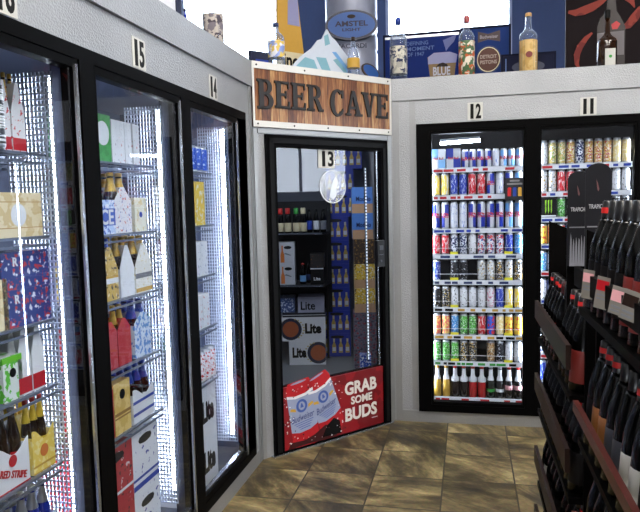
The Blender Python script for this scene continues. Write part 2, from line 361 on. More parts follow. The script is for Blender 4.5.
# number stickers
def sticker(num, loc, rz, w, h, label):
    t = thing('number_sticker', label, 'number sign', loc, rz)
    MB().box(-w/2, w/2, -.0015, 0, -h/2, h/2).build('backing', mat('sticker_white', c(205, 205, 200), .5), t)
    for i, ch in enumerate(num): text('digit', ch, h*.86, M['ink'], t, ((i-.5)*w*.42, -.0022, 0), w*.36 if ch != '1' else w*.21, .03)
for num, y in (('16', 1.63), ('15', 2.392), ('14', 3.157)):
    sticker(num, (XL+.001, y, 2.143), PI/2, .105, .115, 'white sticker with black number %s on the left metal header' % num)
sticker('12', (.054, YR-.001, 2.150), 0, .10, .115, 'white sticker with black number 12 on the right metal header')
sticker('11', (.766, YR-.001, 2.143), 0, .10, .115, 'white sticker with black number 11 on the right metal header')

# ------------------------------------------------------------------ right cooler (doors 12, 11, 10)
w = MB(); w.box(-.512, 4.2, YR, YR+.06, ZT, ZC); w.box(-.512, -.339, YR, YR+.06, 0, ZT); w.box(2.0, 4.2, YR, YR+.06, 0, ZT)
struct(w.build('wall_right', clad))
struct(bx('trim_4', clad, -.506, 4.2, YR-.012, YR+.06, ZC+.003, ZE))
struct(bx('trim_5', trm, -.500, -.455, YR-.005, YR+.004, .002, ZC)); struct(bx('trim_6', trm, -.385, -.345, YR-.003, YR+.004, .09, ZC))
struct(bx('baseboard_right', trm, -.455, 4.2, YR-.005, YR+.06, 0, ZB))
RMX = [(-.339, -.250), (.378, .465), (1.06, 1.147), (1.77, 2.0)]
f = MB(); f.box(-.339, 2.0, YR-.018, YR+.05, ZT-.05, ZT); f.box(-.339, 2.0, YR-.018, YR+.05, ZB, ZB+.05)
for a, b in RMX: f.box(a, b, YR-.018, YR+.05, ZB+.05, ZT-.05)
struct(f.build('trim_7', blk))
w = MB(); w.box(-.40, 2.1, 5.25, 5.30, 0, 2.2); w.box(-.40, 2.1, YR+.06, 5.25, 2.12, 2.334); w.box(-.37, -.34, YR+.06, 5.25, 0, 2.12); w.box(2.05, 2.1, YR+.06, 5.25, 0, 2.12)
struct(w.build('wall_right_liner', M['dark'])); struct(bx('floor_right_case', M['dark'], -.34, 2.05, YR+.06, 5.25, 0, .1))
for i, num in enumerate(('12', '11', '10')):
    a, b = RMX[i][1], RMX[i+1][0]; W = b-a; H_ = ZT-.05-ZB-.05
    t = thing('cooler_door', 'tall glass cooler door in a black frame below the number %s' % num if i < 2 else 'glass cooler door behind the wine rack at the right', 'door', (a, YR, ZB+.05))
    fr = MB(); fr.box(.001, .014, -.012, .045, 0, H_); fr.box(W-.014, W-.001, -.012, .045, 0, H_); fr.box(.014, W-.014, -.012, .045, H_-.02, H_-.001); fr.box(.014, W-.014, -.012, .045, .001, .022)
    fr.build('door_frame', blk, t); bx('glass_pane', M['glass'], .014, W-.014, .012, .018, .022, H_-.02, t)
    for side, xx in (('left', a-.02), ('right', b+.02)):
        lt = thing('led_light_bar', 'vertical light bar behind the %s post of cooler door %s' % (side, num), 'light', (xx, YR+.075, .2))
        s_ = 1 if side == 'left' else -1
        bx('housing', M['steel'], -.012, .012, 0, .02, 0, 1.75, lt)
        bx('light_tube', M['led'], *(sorted((s_*.012, s_*.0165))), .002, .018, .01, 1.74, lt)

# ------------------------------------------------------------------ angled wall with the walk-in door
E_ = bpy.data.objects.new('x', None)
def dobj(mb, name, m, parent=None):
    o = mb.build(name, m, parent, C0 if parent is None else None, (0, 0, DANG) if parent is None else None); return o
ds0, ds1 = .084, 1.066
w = MB(); w.box(0, ds0, 0, .06, 0, ZE); w.box(ds1, DLEN, 0, .06, 0, ZE); w.box(ds0, ds1, 0, .06, 1.976, ZE)
struct(dobj(w, 'wall_corner', clad))
struct(dobj(MB().box(.004, .03, -.008, -.001, .002, 2.012), 'trim_8', trm)); struct(dobj(MB().box(DLEN-.04, DLEN-.006, -.008, -.001, .002, 2.01), 'trim_9', trm))
struct(dobj(MB().box(.035, DLEN-.045, -.010, -.001, 1.982, 2.008), 'trim_10', trm))
struct(dobj(MB().box(ds0-.02, ds1+.02, -.03, .03, 0, .006), 'trim_11', M['steel']))
dr = thing('walk_in_door', 'black framed glass walk-in door below the wooden beer sign, number 13', 'door', C0, DANG)
f = MB(); g0, g1 = .153, .992
f.box(ds0, g0, -.022, .05, .008, 1.975); f.box(g1+.012, ds1, -.022, .05, .008, 1.975); f.box(g0, g1+.012, -.022, .05, 1.903, 1.975); f.box(g0, g1+.012, -.022, .05, .008, .016)
f.box(g0, g1+.012, .02, .05, .016, .42)
f.build('door_frame', blk, dr)
f = MB(); f.box(ds0+.018, g0-.02, -.027, -.022, .02, 1.955); f.box(g1+.03, ds1-.018, -.027, -.022, .02, 1.955); f.box(ds0+.018, ds1-.018, -.027, -.022, 1.925, 1.955)
f.build('gasket', mat('gasket_grey', c(12, 12, 14), .5, spec=.15), dr)
MB().box(g0, g1+.012, .004, .010, .42, 1.903).build('glass_pane', M['glass'], dr)
MB().box(.975, .983, -.006, .0, .43, 1.903).build('edge_trim', M['steel'], dr)
h = MB(); h.box(.935, 1.0, -.05, -.022, 1.12, 1.30); hd = h.build('handle', mat('handle_black', c(22, 22, 26), .3), dr)
hm = MB(); hm.box(.945, .99, -.054, -.05, 1.20, 1.205); hm.box(.95, .985, -.054, -.05, 1.235, 1.265); hm.lathe([(.008, 0), (.008, .004)], 10, 0, 0)
for v in range(len(hm.v)-20, len(hm.v)): x, y, z = hm.v[v]; hm.v[v] = (.967+x, -.05-z, 1.16+y)
hm.build('latch', mat('latch_grey', c(90, 92, 98), .3, .6), hd)
# round etched logo on the glass
e = MB(); rg = ell(.60, 1.665, .108, .108, 40); e.prism(rg, .001, .0035); 
lo = e.build('round_decal', M['film'], None, C0, (0, 0, DANG)); tag(lo, 'pale round etched logo on the glass of the walk-in door', 'decal')
e = MB()
for k in range(40):
    a0, a1 = 2*PI*k/40, 2*PI*(k+1)/40
    e.prism([(.60+.108*math.cos(a0), 1.665+.108*math.sin(a0)), (.60+.108*math.cos(a1), 1.665+.108*math.sin(a1)), (.60+.102*math.cos(a1), 1.665+.102*math.sin(a1)), (.60+.102*math.cos(a0), 1.665+.102*math.sin(a0))], -.0005, .0008)
e.build('ring', M['filmedge'], lo)
e = MB(); e.prism([(.57, 1.60), (.60, 1.58), (.63, 1.61), (.625, 1.66), (.645, 1.70), (.62, 1.73), (.60, 1.70), (.585, 1.66)], -.0005, .0008); 
for k in range(4): e.prism([(.62+.012*k, 1.62+.03*k), (.65+.006*k, 1.635+.03*k), (.65+.006*k, 1.642+.03*k), (.62+.012*k, 1.628+.03*k)], -.0005, .0008)
e.build('emblem', M['filmedge'], lo)
t = thing('number_sticker', 'white sticker with black number 13 on the glass of the walk-in door', 'number sign', C0+DT*.553+DN*(-.0005)+Vector((0, 0, 1.842)), DANG)
MB().box(-.068, .068, -.0018, 0, -.058, .058).build('backing', mat('sticker_white', c(205, 205, 200), .5), t)
for i, ch in enumerate('13'): text('digit', ch, .098, M['ink'], t, ((i-.5)*.058+.004, -.0025, 0), .046 if ch != '1' else .025, .03)
# inner light bar of the walk-in door
lt = thing('led_light_bar', 'thin dotted light bar at the right inside the walk-in door', 'light', C0+DT*.947-DN*.075, DANG)
MB().box(-.006, .006, 0, .01, .45, 1.80).build('housing', M['steel'], lt)
m = MB(); z = .46
while z < 1.79: m.box(-.003, .003, -.004, 0, z, z+.014); z += .022
m.build('light_tube', emis('led_dim', (.9, .94, 1, 1), .5), lt)

# ---------- kick panel advert
ad = thing('advert_panel', 'red advert panel with two beer cans on the bottom of the walk-in door', 'advert', C0+DT*(g0+.0015)+DN*.0125+Vector((0, 0, .017)), DANG)
AW, AH = .846, .401
adred = printed('advert_red', c(138, 14, 26), [c(112, 9, 20)], 5, .5)
MB().box(0, AW, 0, .02, 0, AH).build('backing', adred, ad)
def adcan(x, z, ang, sc_):
    m = MB(); ca, sa = math.cos(ang), math.sin(ang)
    T_ = lambda pts: [(x+sc_*(px*ca-pz*sa), z+sc_*(px*sa+pz*ca)) for px, pz in pts]
    W = .095
    m.prism(T_([(-W*.75, -.20), (W*.75, -.20), (W, -.15), (W, .17), (W*.8, .21), (-W*.8, .21), (-W, .17), (-W, -.15)]), -.0010, 0, 1)
    m.prism(T_([(-W, -.10), (-W*.4, -.118), (W*.4, -.118), (W, -.10), (W, .125), (W*.4, .108), (-W*.4, .108), (-W, .125)]), -.0018, -.001, 0)
    m.prism(T_([(-W, .125), (-W*.4, .108), (W*.4, .108), (W, .125), (W, .141), (W*.4, .124), (-W*.4, .124), (-W, .141)]), -.0020, -.001, 2)
    m.prism(T_([(-W, -.085), (-W*.4, -.103), (W*.4, -.103), (W, -.085), (W, -.1), (W*.4, -.118), (-W*.4, -.118), (-W, -.1)]), -.0022, -.001, 1)
    m.prism(T_(ell(0, .055, .040, .040, 18)), -.0024, -.0018, 3); m.prism(T_(ell(0, .055, .024, .026, 14)), -.003, -.0024, 0)
    m.prism(T_([(-.012, .045), (.012, .045), (.004, .072), (-.004, .07)]), -.0034, -.003, 3)
    for s_ in (-1, 1): m.prism(T_([(s_*.045, .03), (s_*.085, .045), (s_*.08, .06), (s_*.047, .05)]), -.0024, -.0018, 4)
    for k in range(4): m.prism(T_([(-.07+.012*k, -.045-.013*k), (.07-.01*k, -.045-.013*k), (.07-.01*k, -.041-.013*k), (-.07+.012*k, -.041-.013*k)]), -.0024, -.0018, 3)
    m.prism(T_(ell(0, .200, W*.60, .006, 16)), -.0022, -.001, 0)
    o = m.build('printed_can', [mat('print_white', c(150, 160, 190), .6), mat('print_red', c(185, 22, 34), .45), M['white'], mat('print_blue', c(60, 90, 165), .5), M['gold']], ad)
    text('script', 'Budweiser', .040*sc_, mat('script_blue', c(36, 52, 120), .5), o, (x+sc_*(.012*sa), -.0026, z-sc_*.012*ca), .16*sc_, .0, (0, -ang, 0), .0003, .3)
adcan(.150, .205, math.radians(8), 1.08); adcan(.335, .235, math.radians(20), 1.04)
m = MB(); m.prism([(.03, .004), (.42, .004), (.44, .05), (.33, .10), (.24, .055), (.16, .035), (.05, .04)], -.0027, -.0023, 0); m.prism([(.30, .02), (.46, .015), (.45, .10), (.40, .13), (.34, .09)], -.0029, -.0023, 1)
m.build('dark_base', [mat('splash_dark', c(60, 10, 14), .4), M['ink']], ad)
m = MB(); rr = random.Random(3)
for k in range(100):
    x = rr.choice([rr.gauss(.05, .03), rr.gauss(.22, .09), rr.gauss(.42, .045)]); z = rr.uniform(.02, .38) if not .1 < x < .4 else rr.choice([rr.uniform(.01, .08), rr.uniform(.35, .39)])
    x = min(max(x, .01), .52); r_ = rr.uniform(.002, .007); m.prism([(x-r_, z), (x, z-r_*.8), (x+r_*1.2, z+r_*.2), (x, z+r_)], -.0036, -.003 if k % 2 else -.0032, k % 3 == 0 and 1 or 0)
m.build('splash', [M['white'], mat('splash_dark', c(60, 10, 14), .4)], ad)
for st, h_, x, z, w_ in (('GRAB', .090, .640, .300, .285), ('SOME', .055, .645, .213, .19), ('BUDS', .090, .640, .122, .285)):
    text('lettering', st, h_, mat('letter_white', c(225, 222, 215), .5), ad, (x, -.002, z), w_, .036)
MB().box(.735, .79, -.001, 0, .055, .058).build('small_print', M['white'], ad)

# ---------- BEER CAVE sign
def planks():
    m, nt, b = nm('plank_wood')
    tc = N(nt, 'ShaderNodeTexCoord'); s = N(nt, 'ShaderNodeSeparateXYZ'); nt.links.new(tc.outputs['Object'], s.inputs[0])
    d = N(nt, 'ShaderNodeMath', operation='DIVIDE'); d.inputs[1].default_value = .062; nt.links.new(s.outputs[0], d.inputs[0])
    fl_ = N(nt, 'ShaderNodeMath', operation='FLOOR'); nt.links.new(d.outputs[0], fl_.inputs[0])
    wn = N(nt, 'ShaderNodeTexWhiteNoise', noise_dimensions='1D'); nt.links.new(fl_.outputs[0], wn.inputs['W'])
    fr = N(nt, 'ShaderNodeMath', operation='FRACT'); nt.links.new(d.outputs[0], fr.inputs[0])
    ed = N(nt, 'ShaderNodeMath', operation='LESS_THAN'); ed.inputs[1].default_value = .05; nt.links.new(fr.outputs[0], ed.inputs[0])
    mp = N(nt, 'ShaderNodeMapping'); mp.inputs['Scale'].default_value = (38, 1, 3.5); nt.links.new(tc.outputs['Object'], mp.inputs[0])
    no = N(nt, 'ShaderNodeTexNoise'); no.inputs['Scale'].default_value = 1.6; no.inputs['Detail'].default_value = 6; no.inputs['Distortion'].default_value = 1.2; nt.links.new(mp.outputs[0], no.inputs['Vector'])
    a = N(nt, 'ShaderNodeMath', operation='ADD'); nt.links.new(no.outputs['Fac'], a.inputs[0])
    ml = N(nt, 'ShaderNodeMath', operation='MULTIPLY'); ml.inputs[1].default_value = .34; nt.links.new(wn.outputs['Value'], ml.inputs[0]); nt.links.new(ml.outputs[0], a.inputs[1])
    r = N(nt, 'ShaderNodeValToRGB'); nt.links.new(a.outputs[0], r.inputs[0]); e = r.color_ramp.elements
    e[0].position = .35; e[0].color = c(70, 30, 14); e[1].position = .95; e[1].color = c(188, 146, 96)
    x = e.new(.55); x.color = c(104, 58, 32); x = e.new(.75); x.color = c(146, 96, 56)
    mx = N(nt, 'ShaderNodeMix', data_type='RGBA'); nt.links.new(ed.outputs[0], mx.inputs[0]); nt.links.new(r.outputs[0], mx.inputs[6]); mx.inputs[7].default_value = c(50, 22, 12)
    nt.links.new(mx.outputs[2], b.inputs['Base Color']); b.inputs['Roughness'].default_value = .38; b.inputs['Coat Weight'].default_value = .3; b.inputs['Coat Roughness'].default_value = .2
    return m
sg = thing('wooden_sign', 'wooden plank sign reading BEER CAVE in a white riveted border', 'sign', C0+DT*.002+DN*.014+Vector((0, 0, 2.016)), DANG)
SW, SH = 1.108, .378
MB().box(0, SW, 0, .018, 0, SH).build('plank_board', planks(), sg)
m = MB(); m.box(0, SW, -.006, 0, SH-.040, SH); m.box(0, SW, -.006, 0, 0, .036); m.box(0, .012, -.006, 0, .036, SH-.04); m.box(SW-.012, SW, -.006, 0, .036, SH-.04)
bd = m.build('border', mat('border_white', c(222, 222, 220), .45), sg)
for zz in (SH-.02, .018):
    for k in range(5 if zz < .1 else 4):
        x = .03+k*(SW-.06)/(4 if zz < .1 else 3); rv = MB().lathe([(.006, 0), (.005, .003), (.0, .0035)], 10, caps=False); 
        rv.v = [(x+a, -.006-z, zz+b) for a, b, z in rv.v]; rv.build('rivet', mat('rivet_dark', c(50, 50, 54), .4, .5), bd)
def arc(m, cx, cz, rx, rz, a0, a1, tx, tz, n=14):
    for k in range(n):
        p = a0+(a1-a0)*k/n; q = a0+(a1-a0)*(k+1)/n
        m.prism([(cx+rx*math.cos(p), cz+rz*math.sin(p)), (cx+rx*math.cos(q), cz+rz*math.sin(q)), (cx+(rx-tx)*math.cos(q), cz+(rz-tz)*math.sin(q)), (cx+(rx-tx)*math.cos(p), cz+(rz-tz)*math.sin(p))], -.010, 0)
def glyph(ch):
    m = MB(); R = lambda x0, x1, z0, z1: m.box(x0, x1, -.010, 0, z0, z1); Pq = lambda *p: m.prism(list(p), -.010, 0); h = PI/2
    if ch in 'BER':
        R(.08, .30, 0, 1); R(0, .38, 0, .09); R(0, .38, .91, 1)
    if ch == 'B': R(.3, .42, .91, 1); R(.3, .42, .48, .57); R(.3, .44, 0, .09); arc(m, .40, .745, .29, .255, -h, h, .20, .09); arc(m, .42, .27, .33, .27, -h, h, .22, .09)
    if ch == 'E': R(.3, .68, 0, .09); R(.3, .66, .91, 1); R(.3, .55, .47, .56); Pq((.60, 0), (.72, 0), (.72, .27), (.66, .27)); Pq((.60, 1), (.70, 1), (.70, .75), (.64, .75)); R(.50, .57, .38, .65)
    if ch == 'R': R(.3, .42, .91, 1); R(.3, .42, .46, .55); arc(m, .40, .73, .30, .27, -h, h, .21, .09); Pq((.36, .48), (.56, .48), (.76, .09), (.84, .09), (.84, 0), (.58, 0)); 
    if ch == 'C': arc(m, .40, .5, .40, .5, math.radians(48), math.radians(312), .22, .09, 24); R(.62, .72, .68, .97); Pq((.60, .10), (.72, .22), (.66, .30), (.56, .16))
    if ch == 'A': Pq((.34, 1), (.50, 1), (.82, .05), (.58, .05)); Pq((.34, 1), (.42, .86), (.18, .05), (.08, .05)); R(.22, .62, .28, .37); R(0, .28, 0, .09); R(.50, .92, 0, .09)
    if ch == 'V': Pq((.08, .95), (.32, .95), (.52, .22), (.44, 0), (.36, 0)); Pq((.62, .95), (.72, .95), (.48, 0), (.42, .06)); R(0, .40, .91, 1); R(.52, .84, .91, 1)
    return m
lett = mat('letter_charcoal', c(38, 36, 38), .5)
HL = .160
def word(st, x0, x1, z):
    adv = {'B': .82, 'E': .80, 'R': .90, 'C': .84, 'A': .88, 'V': .84}; tot = sum(adv[q] for q in st); sx = (x1-x0)/tot; x = x0
    for i, q in enumerate(st):
        g = glyph(q); hh = HL*(1.08 if i == 0 else 1); zz = z-(.012 if i == 0 else 0)
        g.v = [(x+a*sx, y, zz+b*hh) for a, y, b in g.v]; x += adv[q]*sx
        g.build('letter', lett, sg)
word('BEER', .030, .530, .118); word('CAVE', .575, 1.090, .108)

# ------------------------------------------------------------------ product factories (front faces local -Y)
def can_f(key, body, h, r):
    def f():
        m = MB(); m.lathe([(r*.80, 0), (r*.98, h*.035), (r, h*.06), (r, h*.90), (r*.80, h*.965), (r*.78, h), (r*.70, h-.002)], 14, 0, 0, [1, 1, 0, 1, 1, 1])
        o = m.build('drink_can', [body, M['silver']]); return o
    return f
def bottle_f(name, gl, lab, cap, r=.030, h=.235, nr=.012, sh=.55, lz=(.12, .42), neck=None, caph=.065, cname='cap', foil=None, roundsh=False):
    def f():
        t = bpy.data.objects.new(name, None); C.objects.link(t)
        m = MB(); m.lathe([(r*.9, 0), (r, .004), (r, h*sh), (r*.97, h*(sh+.03)), (r*.86, h*(sh+.065)), (r*.62, h*(sh+.095)), (r*.42, h*(sh+.125)), (nr*1.15, h*(sh+.17)), (nr, h*(1-caph))], 18) if roundsh else m.lathe([(r*.9, 0), (r, .004), (r, h*sh), (r*.93, h*(sh+.05)), (nr*1.5, h*(sh+.22)), (nr*1.1, h*(sh+.28)), (nr, h*(1-caph))], 14); m.build('glass_body', gl, t)
        if lab: MB().lathe([(r*1.01, h*lz[0]), (r*1.02, h*lz[0]+.0005), (r*1.02, h*lz[1])], 14, caps=False).build('label', lab, t)
        if neck: MB().lathe([((r*.93+nr*1.5)*.51, h*(sh+.135)), (nr*1.6, h*(sh+.22)), (nr*1.2, h*(sh+.28)), (nr*1.12, h*.91)], 12, caps=False).build('neck_label', neck, t)
        MB().lathe([(nr*1.18, h*(1-caph)), (nr*1.22, h*(1-caph)+.001), (nr*1.2, h*.99), (nr*.9, h)], 12).build(cname, cap, t)
        if foil: MB().lathe([(nr*1.3, h*.885), (nr*1.3, h*.935)], 12, caps=False).build('capsule_band', foil, t)
        return t
    return f
def box_f(name, w, d, h, body, deco=None):
    def f():
        t = bpy.data.objects.new(name, None); C.objects.link(t)
        MB().box(-w/2, w/2, 0, d, 0, h).build('carton', body, t)
        m = MB(); m.box(-w*.22, w*.22, -.0006, .0, h*.80, h*.90); m.prism(ell(0, h*.85, w*.26, h*.07, 16), -.0004, 0); m.build('hand_hole', M['dark'], t) if deco and 'hole' in deco else None
        if deco and 'lite' in deco:
            s_ = 1 if deco['lite'] >= 0 else -1
            text('lettering', 'Lite', h*.44, M['ink'], t, (-s_*w*.22, -.0012, h*.52), w*.38, .05)
            m = MB(); cx = s_*w*.30; m.prism([p for p in ell(cx, h*.5, h*.46, h*.46, 26)], -.0008, 0, 0); m.prism(ell(cx, h*.5, h*.33, h*.33, 22), -.0014, -.0008, 1)
            m.v = [(min(max(x, -w/2), w/2), y, z) for x, y, z in m.v]
            for k in range(9): a = PI/2+(1 if s_ > 0 else -1)*(.35+k*.27); m.prism(ell(cx+h*.55*math.cos(a), h*.5+h*.44*math.sin(a), h*.045, h*.03, 6), -.001, 0, 2)
            m.v = [(min(max(x, -w/2), w/2), y, z) for x, y, z in m.v]
            m.build('round_emblem', [mat('emblem_navy', c(24, 30, 60), .5), mat('emblem_copper', c(170, 84, 46), .5), mat('barley', c(190, 170, 110), .6)], t)
        if deco and 'text' in deco:
            for st, x, z, hh, ww, mm, rt in deco['text']: text('lettering', st, hh*h, mm, t, (x*w, -.0012, z*h), ww*w, .02, (0, -rt, 0))
        if deco and 'band' in deco:
            m = MB()
            for z0, z1, k in deco['band']: m.box(-w/2, w/2, -.0007, 0, z0*h, z1*h, k)
            m.build('printed_band', deco['bm'], t)
        if deco and 'disc' in deco:
            x, z, r_, mm = deco['disc']; MB().prism(ell(x*w, z*h, r_, r_, 20), -.0009, 0).build('round_emblem', mm, t)
        if deco and 'bottles' in deco:
            m = MB(); n_ = deco['bottles']
            for k in range(n_):
                x = -w/2+w*(k+.5)/n_; q = h*.62; z = h*.16; b_ = w*.075
                m.prism([(x-b_, z), (x+b_, z), (x+b_, z+q*.5), (x+b_*.4, z+q*.72), (x+b_*.4, z+q), (x-b_*.4, z+q), (x-b_*.4, z+q*.72), (x-b_, z+q*.5)], -.0009, 0, 0)
                m.prism([(x-b_*.8, z+q*.12), (x+b_*.8, z+q*.12), (x+b_*.8, z+q*.4), (x-b_*.8, z+q*.4)], -.0016, -.0009, 1)
                m.prism([(x-b_*.45, z+q*.78), (x+b_*.45, z+q*.78), (x+b_*.45, z+q), (x-b_*.45, z+q)], -.0016, -.0009, 2)
            m.build('printed_bottles', deco['bm'], t)
        return t
    return f
def carrier_f(w, d, h, body, deco=None, endout=True, ar=.55):
    """open paper bottle carrier: four thin sides and a raised middle handle"""
    def f():
        t = bpy.data.objects.new('bottle_carrier', None); C.objects.link(t); p = .0015; a = h*ar
        m = MB()
        if endout:
            pk = [(-w/2, 0), (w/2, 0), (w/2, a), (w*.10, h), (-w*.10, h), (-w/2, a)]
            m.prism(pk, 0, p); m.prism(pk, d-p, d); m.box(-w/2, -w/2+p, p, d-p, 0, a*.95); m.box(w/2-p, w/2, p, d-p, 0, a*.95); m.box(-p/2, p/2, p, d-p, 0, h)
        else:
            n = 12; top = [(w/2-w*k/n, a*(1.02+.16*math.cos(2*PI*k/n+.4))) for k in range(n+1)]
            m.prism([(-w/2, 0), (w/2, 0)]+top, 0, p); m.prism([(-w/2, 0), (w/2, 0)]+top, d-p, d)
            m.box(-w/2, -w/2+p, p, d-p, 0, a); m.box(w/2-p, w/2, p, d-p, 0, a); m.box(-w/2+p, w/2-p, d/2-p/2, d/2+p/2, 0, h*.9)
        m.box(-w/2+p, w/2-p, p, d-p, 0, p)
        m.build('carton', body, t)
        if deco:
            m = MB()
            for z0, z1, k in deco['band']: m.box(-w/2, w/2, -.0008, 0, z0*h, z1*h, k)
            m.build('printed_band', deco['bm'], t)
            if 'disc' in deco: MB().prism(ell(0, deco['disc'][0]*h, deco['disc'][1], deco['disc'][1], 18), -.0014, -.0008).build('round_emblem', deco['disc'][2], t)
            if 'text' in deco:
                st, z, hh, ww, mm, rt = deco['text']; text('lettering', st, hh*h, mm, t, (0, -.0016, z*h), ww*w, .02, (0, -rt, 0))
        return t
    return f

beerb = bottle_f('beer_bottle', M['brown'], M['yellow'], M['cap_red'], neck=M['yellow'])
B = {
 'brown_yellow': bottle_f('beer_bottle', M['brown'], M['yellow'], M['cap_red'], neck=M['yellow']),
 'brown_red': bottle_f('beer_bottle', M['brown'], M['red'], mat('cap_white', c(215, 215, 215), .35, .3), neck=None),
 'blue': bottle_f('beer_bottle', M['bluegl'], M['silver'], M['silver'], neck=M['silver']),
 'brown_blue': bottle_f('beer_bottle', M['brown'], M['white'], M['blue'], neck=M['blue']),
 'brown_gold': bottle_f('beer_bottle', M['brown'], M['cream'], M['cap_gold'], neck=M['cap_gold']),
 'orange': bottle_f('beer_bottle', M['bluegl'], M['orange'], M['blue'], neck=M['orange']),
 'white': bottle_f('beer_bottle', M['white'], M['red'], M['silver'], neck=M['white']),
 'jar': bottle_f('beer_bottle', M['brown'], M['cream'], M['ink'], r=.032, h=.22, sh=.62, lz=(.3, .62)),
}
def yl(u, v=260): return at(u, v, 0, SX-.012).y
LQ = PI/2
cnt = {}
def L_item(key, fac, y, z, label, cat, group=None, back=0., tiltx=0): return spawn(key, fac, (SX-.014-back, y, z), LQ, label, cat, group)
def carrier(name, u0, u1, door, lev, body, bottle, blabel, clabel, deco=None, endout=True, h=.205, rows=2, v=260, ar=.58):
    z = ZS[door][lev]+.0005; y0, y1 = yl(u0, v), yl(u1, v); w = min(y1-y0-.004, .215 if not endout else .145); y = (y0+y1)/2
    w0 = .138 if endout else .205; 
    sfx = (name, round(w, 2))
    d = .20 if endout else .138; w = round(w, 2)
    L_item(('car',)+sfx, carrier_f(w, d, h, body, deco, endout, ar), y, z, clabel, 'carrier')
    nx, ny = (2, 3) if endout else (3, 2)
    r = .03; k = 0
    sc_ = 1
    for j in range(min(ny, rows)):
        for i in range(nx):
            dx = (i-(nx-1)/2)*(w-.004)/nx; dy = d*(j+.5)/ny; k += 1
            rr_ = ((w-.006)/nx)/.0605
            o = spawn(('b', bottle, round(min(1, rr_), 2)), B[bottle], (SX-.014-dy, y+dx, z+.002), LQ, '%s, %s row, %s from left' % (blabel, ('front', 'second', 'back')[j], ORD[i]), 'bottle', 'bottles in '+blabel.split(' in the ')[-1])
            s_ = min(1, rr_*.97, (d/ny)/.063); o.scale = (s_, s_, 1)

def dec(cols, bands, **k): return dict(band=bands, bm=cols, **k)
Wc, Rd, Gd, Bl = M['white'], M['red'], M['gold'], M['blue']
# ---- door 16
pr = lambda *a, **k: printed(*a, **k)
wr = pr('print_white_red', c(232, 230, 230), [c(200, 40, 50)], 24, .6)
carrier('w16a', 8, 20, 16, 0, wr, 'brown_gold', 'gold-necked bottle in the left top carrier of door 16', 'white carrier with red print, left of two on the top shelf of door 16', dec([Rd], [(.02, .2, 0)]))
carrier('w16a', 21, 34, 16, 0, wr, 'brown_gold', 'gold-necked bottle in the right top carrier of door 16', 'white carrier with red print, right of two on the top shelf of door 16', dec([Rd], [(.02, .2, 0)]))
z = ZS[16][0]
for k in range(2):
    L_item('striped', can_f('striped', pr('print_striped', c(225, 225, 225), [c(25, 25, 30)], 14, .5, (.2, .2, 5)), .20, .033), yl(2)-.07*k, z, 'tall striped can on the top shelf of door 16, %s' % ('beside the carriers', 'at the frame edge')[k], 'can')
z = ZS[16][1]
crate = pr('print_cream_crate', c(232, 216, 178), [c(214, 190, 140)], 9, .52)
L_item('creambox', box_f('beer_case', .225, .2, .135, crate, dict(disc=(0, .5, .035, Wc), band=[(.78, .8, 0), (.2, .22, 0)], bm=[mat('line_tan', c(190, 150, 90), .5)])), yl(22), z, 'cream printed case on the second shelf of door 16', 'case')
for k in range(3): spawn('jar', B['jar'], (SX-.25-.004, yl(6+10*k)+.08, z), LQ, 'dark bottle with cream label behind the cream case, %s from the left' % ORD[k], 'bottle', 'bottles behind the cream case')
# jars need their own step to show above the case
L_item('creamtall', box_f('beer_case', .10, .18, .20, crate), yl(-8)-.05, z, 'tall cream carton at the frame edge on the second shelf of door 16', 'carton')
z = ZS[16][2]
bluepk = pr('print_blue_pack', c(45, 62, 130), [c(225, 228, 240), c(200, 60, 60)], 22, .6)
for k in range(2): L_item('bluepack', box_f('beer_case', .222, .2, .113, bluepk, dict(text=[('R', -.22, .74, .24, .10, Wc, 0)])), yl(26), z+.1135*k, 'blue and white beer case, %s of the two stacked behind door 16' % ('lower', 'upper')[k], 'case')
L_item('creamtall2', box_f('beer_case', .10, .18, .15, crate), yl(-6), z, 'cream carton at the frame edge on the third shelf of door 16', 'carton')
z = ZS[16][3]
L_item('greenbox', box_f('beer_carton', .085, .16, .135, pr('print_green_white', c(225, 232, 225), [c(90, 190, 50)], 16, .56), dict(band=[(.86, 1, 0)], bm=[mat('lime_print', c(110, 200, 40), .5)], disc=(0, .62, .014, M['ink']))), yl(6), z, 'tall green and white carton with dark dot behind door 16', 'carton')
carrier('w16b', 18, 32, 16, 3, Wc, 'white', 'white bottle in the left fourth-shelf carrier of door 16', 'white carrier with red foot, left of two on the fourth shelf of door 16', dec([Rd], [(.03, .26, 0)]), h=.21, v=365)
carrier('w16b', 32, 46, 16, 3, Wc, 'white', 'white bottle in the right fourth-shelf carrier of door 16', 'white carrier with red foot, right of two on the fourth shelf of door 16', dec([Rd], [(.03, .26, 0)]), h=.21, v=365)
carrier('r16', -6, 31, 16, 4, Wc, 'brown_red', 'brown bottle in the white and red carrier behind door 16', 'white six bottle carrier with red slanted banner behind door 16', dict(band=[(.0, .02, 0)], bm=[Rd], disc=(.42, .018, Rd), text=('RED STRIPE', .22, .11, .8, Rd, -.35)), False, v=460)
carrier('y16', 33, 56, 16, 4, pr('print_yellow', c(238, 208, 96), [c(245, 225, 150)], 20, .55), 'brown_yellow', 'yellow-necked bottle in the yellow carrier behind door 16', 'yellow six bottle carrier with wavy top behind door 16', dict(band=[(.0, .02, 0), (.1, .13, 0)], bm=[Gd], disc=(.32, .02, M['orange'])), False, v=450)
for k in range(3): spawn(('b', 'brown_yellow', 9), B['brown_yellow'], (SX-.20, yl(8+13*k, 420)+.06, ZS[16][4]), LQ, 'brown bottle with yellow neck behind the carriers of door 16, %s from the left' % ORD[k], 'bottle', 'yellow necked bottles at the back')
z = ZS[16][5]
